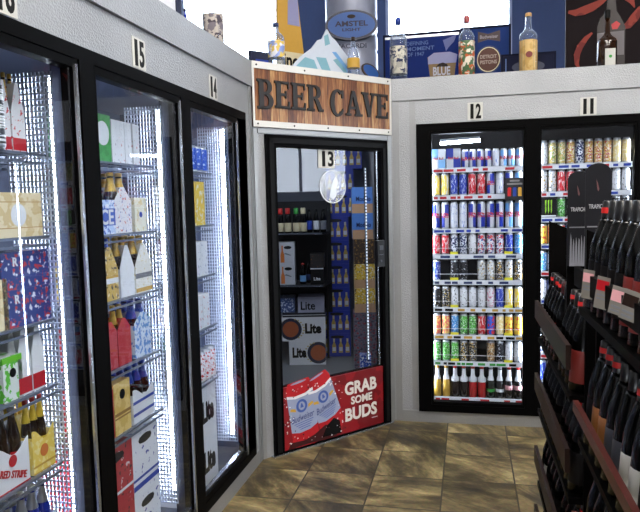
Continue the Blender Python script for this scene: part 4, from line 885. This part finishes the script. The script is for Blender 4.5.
# ------------------------------------------------------------------ things on top of the coolers
# left ledge
def top_bottle(u, vtop, vbase, Y=None, X=None, key='', r=.045, gl=None, lab=None, cap=None, sh=.6, nr=.014, lz=(.1, .5), caph=.09, label='', zbase=None, neck=None):
    p = at(u, vtop, 1, Y) if Y else at(u, vtop, 0, X); zb_ = Z0 if zbase is None else zbase
    h = p.z-zb_; return spawn(('top', key), bottle_f('liquor_bottle', gl, lab, cap, r=r, h=h, nr=nr, sh=sh, lz=lz, caph=caph, neck=neck, roundsh=True), (p.x, p.y, zb_), 0, label, 'bottle')
lbl1 = printed('print_liquor1', c(120, 112, 120), [c(70, 60, 70), c(190, 180, 170)], 8, .5)
top_bottle(212, -8, 40, X=XL-.10, key='L', r=.055, gl=M['clear'], lab=lbl1, cap=M['silver'], sh=.72, lz=(.08, .62), label='clear liquor bottle with a printed label on the left cooler ledge')
sp_ = at(183, 12, 0, XL-.12)
spawn('smallbottle', bottle_f('liquor_bottle', M['bluegl'], None, M['ink'], r=.012, h=sp_.z+.02-Z0, nr=.005), (sp_.x, at(185, 17, 0, XL-.12).y, Z0), 0, 'thin dark bottle neck just above the left ledge', 'bottle')
# dark framed board on the left ledge
b1, b2 = at(153, 3, 0, XL-.25), at(181, 3, 0, XL-.25)
t = thing('framed_board', 'dark blue framed board with a pale picture on the left cooler ledge', 'board', (XL-.25, (b1.y+b2.y)/2, Z0), PI/2)
bw = b2.y-b1.y; bh = .62
m = MB(); m.box(-bw/2, -bw/2+.05, 0, .03, 0, bh); m.box(bw/2-.06, bw/2, 0, .03, 0, bh); m.box(-bw/2+.05, bw/2-.06, 0, .03, bh-.05, bh); m.box(-bw/2+.05, bw/2-.06, 0, .03, 0, .05); m.build('frame', mat('board_navy', c(20, 26, 60), .5), t)
MB().box(-bw/2+.05, bw/2-.06, .005, .02, .05, bh-.05).build('picture', M['white'], t)
# behind the corner
def at_d(u, v, off):
    """pixel to the plane parallel to the angled wall, off metres behind it"""
    d = FW + RT*((u-320)/FPX) + UP*((CY-v)/FPX); o = Vector((0, 0, CAMH)); n = -DN
    return o + d*(((C0+n*off-o)@n if False else (C0+n*off-o).dot(n))/d.dot(n))
def D_s(p): return (p-C0).dot(DT)
off = .12
p = at_d(275.5, 23, off)
def absolut():
    h = p.z-Z0; t = bpy.data.objects.new('liquor_bottle', None); C.objects.link(t)
    MB().lathe([(.05, 0), (.052, .006), (.052, h*.66), (.048, h*.72), (.036, h*.77), (.02, h*.81), (.016, h*.92)], 16).build('glass_body', M['clear'], t)
    MB().lathe([(.019, h*.92), (.019, h*.99), (.014, h)], 12).build('cap', M['navy'], t)
    MB().lathe([(.053, h*.28), (.053, h*.62)], 16, caps=False).build('label', printed('print_abs', c(140, 160, 220), [c(225, 225, 235), c(220, 190, 90)], 8, .52), t)
    return t
spawn('absolut', absolut, (p.x, p.y, Z0), DANG, 'clear round-shouldered vodka bottle standing above the B of the wooden sign', 'bottle')
a, b = at_d(250, 50, .30), at_d(273, 63, .30)
t = thing('framed_board', 'low navy framed board behind the vodka bottle at the sign corner', 'board', ((a.x+b.x)/2, (a.y+b.y)/2, Z0), DANG)
ww = (b-a).dot(DT); hh = a.z-Z0
m = MB(); m.box(-ww/2, ww/2, 0, .02, 0, hh); m.build('frame', mat('board_navy', c(20, 26, 60), .5), t); MB().box(-ww/2+.04, ww/2-.03, -.003, 0, .03, hh-.05).build('picture', M['blue'], t)
# pint glass standee with ino
off2 = .42
A_ = lambda u, v, o_=off2: (lambda q: (D_s(q), q.z))(at_d(u, v, o_))
s0, _ = A_(278, 60); s1, _ = A_(304, 60); zt = A_(290, -12)[1]; zl = A_(290, 52)[1]; sm_ = (s0+s1)/2
t = thing('beer_glass_standee', 'tall amber beer glass cutout behind the vodka bottle', 'standee', C0-DN*off2+DT*sm_+Vector((0, 0, Z0)), DANG)
hw = (s1-s0)/2; H1 = zt-Z0; L1 = zl-Z0
MB().prism([(-hw, L1), (hw, L1), (hw*.55, H1), (-hw*.9, H1)], 0, .02).build('glass_shape', mat('print_amber', c(206, 158, 62), .5), t)
MB().prism([(-hw*.2, H1*.62), (hw*.72, H1*.62), (hw*.55, H1), (-hw*.1, H1)], -.002, 0).build('head', mat('foam_lilac', c(150, 150, 190), .6), t)
MB().prism([(-hw, 0), (hw, 0), (hw, L1), (-hw, L1)], -.002, .02).build('name_strip', M['cream'], t)
text('lettering', 'ino', (L1-.04)*.55, M['ink'], t, (0, -.004, L1*.72), hw*1.2, .03)
# iceberg cutout
off3 = .16
pts = [(291, 68), (300, 57), (312, 48), (318, 40), (322, 39), (327, 29), (331, 36), (336, 41), (345, 53), (352, 63), (357, 72)]
t = thing('iceberg_cutout', 'white and aqua iceberg cutout on top of the wooden sign', 'cutout', C0-DN*off3, DANG)
ip = [A_(u, v, off3) for u, v in pts]; ip = [(ip[0][0]-.02, Z0)]+ip+[(ip[-1][0]+.02, Z0)]
MB().prism(ip, 0, .012).build('ice_shape', mat('ice_white', c(205, 214, 228), .5), t)
for q in ([(296, 66), (305, 57), (314, 60), (318, 70)], [(316, 57), (326, 58), (331, 72), (322, 70)], [(333, 60), (338, 58), (350, 74), (345, 74)], [(324, 36), (328, 34), (330, 44), (325, 46)]):
    MB().prism([A_(u, v, off3) for u, v in q], -.001, 0).build('facet', M['aqua'], t)
MB().prism([A_(u, v, off3) for u, v in [(332, 52), (336, 52), (352, 73), (348, 73)]], -.0015, 0).build('facet', M['lightblue'], t)
# small stoppered bottle right of iceberg
p2 = at_d(353, 37, .09)
def stop():
    h = p2.z-Z0; t = bpy.data.objects.new('liquor_bottle', None); C.objects.link(t)
    MB().lathe([(.038, 0), (.042, .006), (.042, h*.45), (.036, h*.62), (.018, h*.78), (.012, h*.9)], 16).build('glass_body', M['clear'], t)
    MB().lathe([(.012, h*.9), (.015, h*.91), (.015, h*.99), (.01, h)], 10).build('cork', M['rackwood'], t); MB().lathe([(.043, h*.28), (.043, h*.5)], 16, caps=False).build('label', M['gold'], t); return t
spawn('stop', stop, (p2.x, p2.y, Z0), DANG, 'clear stoppered bottle with gold label standing right of the iceberg', 'bottle')
# keg with AMSTEL oval
off4 = .42
ks0, _ = A_(327, 40, off4); ks1, _ = A_(376, 40, off4); km = (ks0+ks1)/2; kr = (ks1-ks0)/2*.84; kt = A_(350, -6, off4)[1]
kp = at_d(351.5, 30, off4+kr); kt += .35
t = thing('beer_keg', 'steel keg carrying a blue oval sign on the cooler top', 'keg', Vector((kp.x, kp.y, Z0)), math.atan2(-kp.x, kp.y))
kh = kt-Z0
MB().lathe([(kr*.9, 0), (kr, .02), (kr, kh*.30), (kr*.96, kh*.32), (kr, kh*.34), (kr, kh*.42), (kr*.95, kh*.44), (kr, kh*.46), (kr, kh*.93), (kr*.85, kh)], 32).build('keg_body', M['steelflat'], t)
ov = A_(352, 24, off4)[1]-Z0; orx = kr*.98; orz = (A_(350, 7, off4)[1]-A_(350, 39, off4)[1])/2*.95
o = MB().prism(ell(0, ov, orx, orz, 36), -kr-.035, -kr+.03).build('oval_rim', mat('oval_navy', c(18, 26, 60), .4), t, None, (0, 0, 0))
o.rotation_euler = (0, 0, 0)
MB().prism(ell(0, ov, orx*.90, orz*.86, 36), -kr-.038, -kr-.035).build('oval_face', mat('oval_blue', c(48, 92, 165), .5), t)
text('lettering', 'AMSTEL', orz*.36, mat('amstel_ink', c(16, 24, 60), .5), t, (0, -kr-.040, ov+orz*.08), orx*1.25, .03); text('lettering', 'LIGHT', orz*.2, mat('amstel_ink', c(16, 24, 60), .5), t, (0, -kr-.040, ov-orz*.32), orx*.7, .03)
MB().prism(ell(0, ov+orz*.55, orx*.16, orz*.13, 14), -kr-.040, -kr-.038).build('crest', M['rackwood'], t)
bz = A_(352, 44, off4)[1]-Z0
text('lettering', 'BACARDI', .035, mat('amstel_ink2', c(50, 54, 80), .5), t, (0, -kr-.004, bz), kr*1.1, .03)
# looped basket-like oval plaque
po_ = A_(371, 70, .20); t = thing('oval_plaque', 'small blue oval plaque with a bronze rim beside the sign corner', 'plaque', C0-DN*.20+DT*po_[0]+Vector((0, 0, po_[1]-.01)), DANG, rot=(0, .35, DANG))
MB().prism(ell(0, 0, .085, .048, 28), 0, .012).build('rim', mat('bronze', c(90, 70, 50), .4, .4), t); MB().prism(ell(0, 0, .074, .038, 28), -.002, 0).build('face', mat('oval_blue', c(50, 100, 180), .35), t)
# right ledge posters
def poster(u0, u1, vt, Y, name, label, cat='poster', face=M['navy'], frame=None, th=.015):
    a = at(u0, vt, 1, Y); b = at(u1, vt, 1, Y); t = thing(name, label, cat, ((a.x+b.x)/2, Y, Z0)); w_ = b.x-a.x; h_ = (a.z+at(u1, vt, 1, Y).z)/2-Z0
    h_ = at((u0+u1)/2, vt, 1, Y).z-Z0
    if frame:
        m = MB(); e_ = .014; m.box(-w_/2, -w_/2+e_, -.006, th, 0, h_); m.box(w_/2-e_, w_/2, -.006, th, 0, h_); m.box(-w_/2+e_, w_/2-e_, -.006, th, h_-e_, h_); m.box(-w_/2+e_, w_/2-e_, -.006, th, 0, e_); m.build('frame', frame, t)
        MB().box(-w_/2+e_, w_/2-e_, 0, th, e_, h_-e_).build('face', face, t)
    else: MB().box(-w_/2, w_/2, 0, th, 0, h_).build('face', face, t)
    return t, w_, h_
pb = mat('poster_blue', c(24, 44, 112), .7, spec=.15); frm = mat('poster_frame', c(16, 20, 44), .7, spec=.15)
YP = YR+.42
t, w_, h_ = poster(383, 461, 32.5, YP, 'beer_poster', 'long blue beer poster with a foaming glass on the right ledge', face=pb, frame=frm)
MB().box(-w_/2+.014, w_/2-.014, -.003, 0, h_-.034, h_-.018).build('silver_edge', M['silver'], t)
xl_ = lambda u: at(u, 55, 1, YP).x-t.location.x; zl_ = lambda v: at(420, v, 1, YP).z-Z0
tint = mat('letter_steel', c(80, 110, 170), .5)
for st, v, wd_ in (('DEFINING', 43, 21), ('MOMENT', 48.5, 27), ('OF 1947', 54, 17)): text('lettering', st, .028, tint, t, (xl_(407+wd_/2), -.002, zl_(v)), wd_*.0075, .01)
gl_ = MB(); gl_.prism([(xl_(430), zl_(80)), (xl_(454), zl_(80)), (xl_(457), zl_(58)), (xl_(427.5), zl_(58))], -.002, 0); g_ = gl_.build('printed_glass', mat('glass_amber', c(130, 100, 60), .5), t)
MB().prism([(xl_(428), zl_(65)), (xl_(456), zl_(65)), (xl_(457.5), zl_(57)), (xl_(450), zl_(54)), (xl_(434), zl_(54)), (xl_(428), zl_(58))], -.004, -.002).build('foam', mat('foam_lilac', c(150, 150, 190), .6), g_)
MB().prism([(xl_(436), zl_(68)), (xl_(439), zl_(65)), (xl_(443), zl_(64.2)), (xl_(447), zl_(66)), (xl_(448), zl_(68.5))], -.0055, -.004).build('leaf_mark', M['rackwood'], g_)
text('lettering', 'BLUE', .062, mat('letter_pale', c(190, 190, 200), .5), g_, (xl_(441.5), -.004, zl_(72.5)), .125, .03)
m = MB(); m.prism([(xl_(443), zl_(42)), (xl_(449), zl_(40)), (xl_(457), zl_(37)), (xl_(454), zl_(44)), (xl_(448), zl_(50)), (xl_(446), zl_(53)), (xl_(445), zl_(49))], -.002, 0); m.build('splash', mat('splash_lilac', c(90, 100, 160), .5), t)
YP2 = YR+.34
t, w_, h_ = poster(460, 511, 26, YP2, 'beer_poster', 'blue framed poster with a round brown ball emblem on the right ledge', face=mat('poster_blue2', c(28, 52, 110), .7, spec=.15), frame=frm)
xl_ = lambda u: at(u, 55, 1, YP2).x-t.location.x; zl_ = lambda v: at(488, v, 1, YP2).z-Z0
m = MB(); m.prism([(xl_(478), zl_(31)), (xl_(488), zl_(34)), (xl_(500), zl_(31)), (xl_(500), zl_(42)), (xl_(488), zl_(39.5)), (xl_(478), zl_(42))], -.002, 0); o = m.build('bow_tie', mat('bow_brown', c(60, 40, 44), .5), t)
text('lettering', 'Budweiser', .024, mat('letter_steel2', c(130, 120, 130), .5), o, (xl_(489), -.003, zl_(36.7)), .125, .02)
rx_ = (xl_(500)-xl_(477))/2; rz_ = (zl_(47)-zl_(72))/2; cxx = (xl_(500)+xl_(477))/2; cz = zl_(59.5)
m = MB(); m.prism(ell(cxx, cz, rx_*1.12, rz_*1.12, 30), -.001, 0, 0); m.prism(ell(cxx, cz, rx_, rz_, 30), -.002, -.001, 1); m.prism(ell(cxx, cz, rx_*.93, rz_*.93, 30), -.0025, -.002, 2)
o = m.build('ball', [M['navy'], M['cream'], mat('ball_brown', c(84, 44, 32), .6)], t)
text('lettering', 'DETROIT', .026, mat('letter_cream', c(170, 150, 140), .5), o, (cxx, -.0035, cz+.02), rx_*1.45, .02); text('lettering', 'PISTONS', .026, mat('letter_cream', c(170, 150, 140), .5), o, (cxx, -.0035, cz-.018), rx_*1.45, .02)
t, w_, h_ = poster(501, 556, 53, YR+.26, 'framed_picture', 'low dark framed picture behind the cork-topped vodka bottle', face=mat('pic_dark', c(22, 26, 52), .7, spec=.15), frame=frm)
MB().box(-w_/2+.03, -w_/2+.036, -.002, 0, .03, h_-.03).build('inner_border', tint, t); MB().prism(ell(0, h_*.5, w_*.3, h_*.22, 20), -.002, 0).build('print_shape', mat('pic_grey', c(50, 56, 84), .5), t)
# dark poster of red peppers
YPP = YR+.50
t, w_, h_ = poster(566, 720, -30, YPP, 'pepper_poster', 'large dark poster with red chillies and a printed bottle at the right', face=mat('poster_brown', c(26, 17, 20), .7, spec=.15), th=.02)
xl_ = lambda u: at(u, 40, 1, YPP).x-t.location.x; zl_ = lambda v: at(605, v, 1, YPP).z-Z0
def pepper(pp, wd, nme='chilli'):
    m = MB(); n = len(pp); L = []; R_ = []
    for i in range(n):
        a = pp[max(i-1, 0)]; b = pp[min(i+1, n-1)]; dx, dz = b[0]-a[0], b[1]-a[1]; l = math.hypot(dx, dz); k = math.sin(PI*(.1+.85*i/(n-1)))*wd
        L.append((pp[i][0]-dz/l*k, pp[i][1]+dx/l*k)); R_.append((pp[i][0]+dz/l*k, pp[i][1]-dx/l*k))
    m.prism(L+R_[::-1], -.003, 0); m.build(nme, printed('print_chilli', c(112, 28, 20), [c(140, 48, 34)], 7, .52, rough=.7), t)
cvp = lambda l: [(xl_(u), zl_(v)) for u, v in l]
pepper(cvp([(568, 9), (575, 10.5), (583, 9), (592, 6), (600, 2), (610, -4)]), .03)
pepper(cvp([(592, 32), (586, 37), (580, 45), (577, 53), (577, 62), (580, 68)]), .022)
pepper(cvp([(620, 30), (628, 27), (634, 20), (640, 12), (650, 4)]), .03)
pepper(cvp([(615, -6), (624, -2), (631, 3), (634, 10)]), .022)
m = MB(); m.prism(cvp([(597, 75), (625, 75), (625, 28), (620, 18), (616, 12), (615, 0), (607, 0), (606, 12), (600, 18), (597, 26)]), -.004, -.003, 0); m.prism(cvp([(597, 56), (624, 56), (624, 32), (597, 33)]), -.005, -.004, 1)
m.prism(cvp([(612, 30), (617, 30), (620, 25), (616, 22), (611, 25)]), -.006, -.004, 2)
m.build('printed_bottle', [mat('pb_dark', c(36, 20, 22), .4), mat('pb_label', c(110, 104, 108), .5), M['red']], t)
# bottles on the right ledge
YB = YR+.13
lb2 = printed('print_lab2', c(190, 185, 175), [c(50, 60, 90), c(220, 215, 200)], 8, .5); lb3 = printed('print_lab3', c(235, 225, 205), [c(210, 100, 50), c(80, 110, 70)], 8, .52); lb4 = printed('print_lab4', c(205, 165, 95), [c(220, 185, 120)], 8, .5)
top_bottle(398, 18, 77, Y=YB, key='R1', r=.060, gl=M['clear'], lab=lb2, cap=M['blue'], sh=.66, nr=.016, lz=(.15, .56), caph=.10, label='clear vodka bottle with blue cap left on the right ledge')
top_bottle(466.5, 16, 74, Y=YB, key='R2', r=.054, gl=M['clear'], lab=lb3, cap=mat('cap_pink', c(170, 80, 80), .4), sh=.66, nr=.016, lz=(.07, .60), caph=.11, label='clear bottle with red cap and orange fruit label on the right ledge')
o = top_bottle(528.5, 13, 70, Y=YB, key='R3', r=.058, gl=M['clear'], lab=lb4, cap=mat('cork_tan', c(205, 160, 100), .6), sh=.62, nr=.018, lz=(.03, .56), caph=.06, label='clear bottle with tan label and cork stopper on the right ledge')
MB().prism(ell(0, .135, .022, .020, 16), -.0612, -.059).build('red_spot', mat('spot_red', c(120, 40, 36), .5), o)
o = top_bottle(607.5, 10, 66, Y=YB, key='R4', r=.062, gl=mat('wine_brown', c(46, 26, 12), .1, spec=.8), lab=None, cap=M['ink'], sh=.46, nr=.015, caph=.14, label='dark brown wine bottle with white label on the right ledge')
MB().prism([(-.022, .01), (.040, .01), (.040, .135), (-.022, .135)], -.0640, -.0480).build('label', mat('label_white', c(200, 200, 195), .5), o); MB().prism(ell(.010, .085, .010, .010, 12), -.0650, -.0640).build('leaf_mark', M['greenlab'], o)

# ------------------------------------------------------------------ wine racks at the right
XW = .300
WG = [('darkgl', 'white', 'ink', None, 'black'), ('darkgl', 'cream', 'ink', 'red', 'black')]
wine = {}
def wine_f(key, lab, cap, band=None, h=.30, lz=(.1, .45)):
    return bottle_f('wine_bottle', M['darkgl'], lab, cap, r=.037, h=h, nr=.0145, sh=.58, lz=lz, caph=.17, cname='capsule', foil=band)
tan = mat('label_tan', c(150, 95, 50), .5); wht = mat('label_offwhite', c(190, 188, 182), .5); gry = mat('label_slate', c(62, 64, 72), .5); dkl = mat('label_dark', c(13, 10, 12), .6, spec=.2); rdl = mat('label_red', c(130, 40, 34), .5)
capk = mat('capsule_black', c(14, 13, 15), .3, spec=.6); capr = mat('capsule_red', c(150, 26, 32), .35); tip = mat('band_red', c(215, 48, 46), .5, spec=.2); capm = mat('capsule_maroon', c(60, 14, 16), .35)
K = {'white': (wht, capk, None, 'white-labelled'), 'whiter': (wht, capk, tip, 'white-labelled red-banded'), 'tan': (tan, capk, tip, 'tan-labelled'), 'grey': (gry, capk, None, 'grey-labelled'), 'dark': (dkl, capk, None, 'dark-labelled'), 'darkr': (dkl, capk, tip, 'dark-labelled red-banded'), 'redcap': (dkl, capr, None, 'red-capsuled'), 'redlab': (rdl, capm, None, 'red-labelled')}
def rack(name, y0, y1, levels, label, dividers, divtop, xw=XW, depth=.34):
    t = thing(name, label, 'rack', (xw, y0, 0)); L = y1-y0
    MB().box(depth-.02, depth, 0, L, 0, divtop-.08).build('back_panel', M['rackdark'], t)
    for y in dividers:
        y -= y0
        # panel across the rack with a top that falls toward the back
        m = MB(); b = len(m.v); pr_ = [(.042, 0), (depth-.02, 0), (depth-.02, divtop-.12), (.042, divtop)]
        m.v += [(x, y, z) for x, z in pr_]+[(x, y+.014, z) for x, z in pr_]; m.quadf([0, 1, 2, 3]); m.quadf([7, 6, 5, 4])
        for i in range(4): j = (i+1) % 4; m.quadf([j, i, 4+i, 4+j])
        m.build('divider', M['rackdark'], t)
    for (z, rz, rh, rm) in levels:
        o = MB().box(.0, depth-.02, .016, L-.002, z-.02, z).build('shelf_board', M['rackdark'], t)
        if rz: MB().box(-.014, 0, .0, L, z+rz, z+rz+rh).build('front_rail', rm, t)
    return t
far_lv = [(.95, .085, .075, M['rackwood']), (.63, .085, .075, M['rackwood']), (.30, .085, .075, M['rackwood']), (.03, .09, .07, M['rackwood'])]
rack('wine_rack', 2.06, 2.99, far_lv, 'dark wooden wine rack section farther from the camera, end facing the coolers', [2.976, 2.45, 2.065], 1.455)
near_lv = [(1.25, .06, .05, M['rackdark']), (.88, .075, .030, M['railred']), (.56, .075, .028, M['railred']), (.24, .075, .028, M['railred'])]
rack('wine_rack', .95, 1.915, near_lv, 'dark wooden wine rack section nearest the camera at the right edge', [1.893, .95], 1.45)
MB().box(.10, .32, 2.08-2.06, 2.90-2.06, 1.30, 1.315).build('top_board', M['rackdark'], bpy.data.objects['wine_rack'])
def row(y0, y1, z, kinds, where, x=XW+.040, tilt=.08, h=.286, pitch=.080):
    n = int((y1-y0)/pitch); ys = [y0+pitch*(k+.5) for k in range(n)][::-1]
    for k, y in enumerate(ys):
        kd = kinds[k % len(kinds)] if k < len(kinds) else kinds[k % len(kinds)]; lab, cap, band, wd = K[kd]
        # leaning back: the low front edge of the foot rests on the shelf
        rr_ = .037*math.sin(tilt)
        spawn(('wine', kd, h), wine_f(kd, lab, cap, band, h), (x-.0, y, z+rr_+.0005), 0, '%s wine bottle, %s from far end, %s' % (wd, ORD[k], where), 'bottle', 'wine bottles, '+where, tilt)
row(2.48, 2.97, .95, ['whiter', 'white', 'whiter', 'darkr', 'redlab', 'dark'], 'far bay, top row of far rack'); row(2.09, 2.44, .95, ['darkr', 'dark', 'darkr', 'redlab'], 'near bay, top row of far rack')
row(2.48, 2.97, .63, ['dark', 'darkr', 'dark', 'dark', 'darkr'], 'far bay, second row of far rack'); row(2.09, 2.44, .63, ['darkr', 'darkr', 'darkr', 'dark'], 'near bay, second row of far rack')
row(2.48, 2.97, .30, ['darkr', 'whiter', 'darkr', 'dark', 'darkr'], 'far bay, third row of far rack'); row(2.09, 2.44, .30, ['darkr', 'darkr', 'dark', 'darkr'], 'near bay, third row of far rack')
row(2.48, 2.97, .03, ['whiter', 'darkr', 'darkr', 'whiter', 'dark'], 'far bay, lowest row of far rack', h=.24)
row(1.09, 1.892, 1.25, ['darkr', 'dark', 'dark', 'dark', 'dark', 'redlab', 'redlab', 'dark', 'dark', 'redlab'], 'front row on top of near rack')
# stepped back row of the near rack
bpy.data.objects['wine_rack.001']; MB().box(.15, .32,   .014, .94, 1.33, 1.345).build('step_board', M['rackdark'], bpy.data.objects['wine_rack.001'])
row(1.09, 1.892, 1.345, ['redcap', 'dark', 'dark', 'dark', 'dark', 'dark', 'dark', 'dark', 'dark'], 'raised back row of near rack', x=XW+.205, tilt=0)
row(1.09, 1.892, .88, ['darkr', 'tan', 'tan', 'grey', 'grey', 'whiter', 'whiter', 'dark', 'dark', 'white'], 'second row of near rack')
row(1.09, 1.892, .56, ['dark', 'dark', 'redlab', 'tan', 'tan', 'tan', 'redlab', 'white', 'dark'], 'third row of near rack')
row(1.09, 1.892, .24, ['dark', 'dark', 'darkr', 'dark', 'tan', 'dark', 'dark', 'dark', 'dark'], 'lowest row of near rack')
# price tags on the near rail
for i, (u0, v0, k) in enumerate(((586, 270, 0), (601, 277, 1), (617, 287, 2), (630, 291, 3))):
    p = at(u0+3, v0, 0, XW-.016)
    t = thing('price_tag', ('pink and white', 'red and white', 'pink lined', 'cream lettered')[k]+' price tag hanging from the near wine rack rail', 'tag', (XW-.0155, p.y, p.z), PI/2+PI, rot=(0, .10+.05*k, -.75))
    MB().box(-.015, .015, 0, .0012, -(.07 if k < 2 else .055), 0).build('card', [mat('tag_paper', c(128, 122, 114), .5)], t)
    MB().box(-.014, .014, -.0006, 0, -.03, -.008).build('printed_band', (M['pinklab'], Rd, M['pinklab'], M['rackwood'])[k], t)
    m = MB(); [m.box(-.011, .011, -.0006, 0, -.042-.008*q, -.038-.008*q) for q in range(2)]; m.build('print_lines', M['grey'], t)
# two arched cards
for i, (u0, u1, vt, Y) in enumerate(((567.5, 590, 171, 2.40), (585, 611, 163, 2.25))):
    a = at(u0, 220, 1, Y); b = at(u1, 220, 1, Y); w_ = b.x-a.x; zt_ = at((u0+u1)/2, vt, 1, Y).z; zb_ = 1.3155; h_ = zt_-zb_
    t = thing('arched_card', '%s arched dark card with pale lettering standing on the wine rack' % ('left shorter', 'right taller')[i], 'card', ((a.x+b.x)/2, Y, zb_))
    MB().prism([(-w_/2, 0), (w_/2, 0), (w_/2, h_-w_*.42)]+[(w_/2*math.cos(q*PI/14), h_-w_*.42+w_*.42*math.sin(q*PI/14)) for q in range(1, 14)]+[(-w_/2, h_-w_*.42)], 0, .003).build('card', mat('card_slate', c(26, 26, 32), .6, spec=.2), t)
    text('lettering', 'TRAPICHE', .014, mat('letter_greyed', c(190, 190, 195), .5), t, (0, -.001, h_*.60), w_*.72, .01)
    m = MB(); m.box(-w_*.42, w_*.42, -.0008, 0, h_*.405, h_*.418); m.build('fine_line', M['grey'], t)
    m = MB(); r_ = random.Random(i)
    for q in range(7): x = -w_*.4+w_*.12*q; m.prism([(x, 0), (x+w_*.12, 0), (x+w_*.09, h_*r_.uniform(.2, .3)), (x+w_*.05, h_*r_.uniform(.26, .38)), (x+w_*.02, h_*.2)], -.0008, 0)
    m.build('birch_print', mat('birch_grey', c(140, 140, 150), .5), t); MB().prism([(-.003, h_*.76), (.0, h_*.74), (.003, h_*.76), (-.002, h_*.82), (-.006, h_*.85)], -.0008, 0).build('small_mark', mat('mark_rose', c(110, 70, 70), .5), t)

# ------------------------------------------------------------------ store lamps
for i, (x, y) in enumerate(((-.1, 2.4), (-.1, .3), (2.2, 2.4), (2.2, .2), (-.1, -1.8), (2.2, -1.8))):
    t = thing('ceiling_lamp', 'store ceiling lamp panel %s' % ('over the aisle, far', 'over the aisle, middle', 'over the right aisle, far', 'over the right aisle, middle', 'over the aisle, rear', 'over the right aisle, rear')[i], 'light', (x, y, 4.12))
    m = MB(); m.box(-.62, .62, -.32, .32, .04, .08); m.box(-.62, -.6, -.32, .32, 0, .04); m.box(.6, .62, -.32, .32, 0, .04); m.box(-.6, .6, -.32, -.3, 0, .04); m.box(-.6, .6, .3, .32, 0, .04); m.build('housing', M['white'], t)
    MB().box(-.6, .6, -.3, .3, .01, .02).build('diffuser', emis('panel_lamp', (1, .95, .87, 1), 26.0), t)

# ------------------------------------------------------------------ world, camera, view
wd = bpy.data.worlds.new('World'); sc.world = wd; wd.use_nodes = True
bg = wd.node_tree.nodes['Background']; bg.inputs[0].default_value = (.85, .92, 1, 1); bg.inputs[1].default_value = 12.0
cam = bpy.data.cameras.new('Camera'); co = bpy.data.objects.new('Camera', cam); C.objects.link(co)
from mathutils import Matrix
R3 = Matrix((RT, UP, -FW)).transposed(); co.matrix_world = Matrix.Translation((0, 0, CAMH)) @ R3.to_4x4()
cam.sensor_fit = 'HORIZONTAL'; cam.sensor_width = 36; cam.lens = FPX*36/640; cam.shift_y = (CY-256)/640; cam.clip_start = .05
sc.camera = co
sc.view_settings.view_transform = 'Standard'; sc.view_settings.look = 'None'; sc.view_settings.gamma = 1; sc.view_settings.exposure = 0.32
sc.view_settings.use_curve_mapping = False
sc.cycles.max_bounces = 8; sc.cycles.transparent_max_bounces = 16; sc.cycles.sample_clamp_indirect = 6

for o in sc.objects:
    if 'label' in o and o.parent is None and len(o['label'].replace('-', ' ').split()) > 16: print('LONG', o['label'])
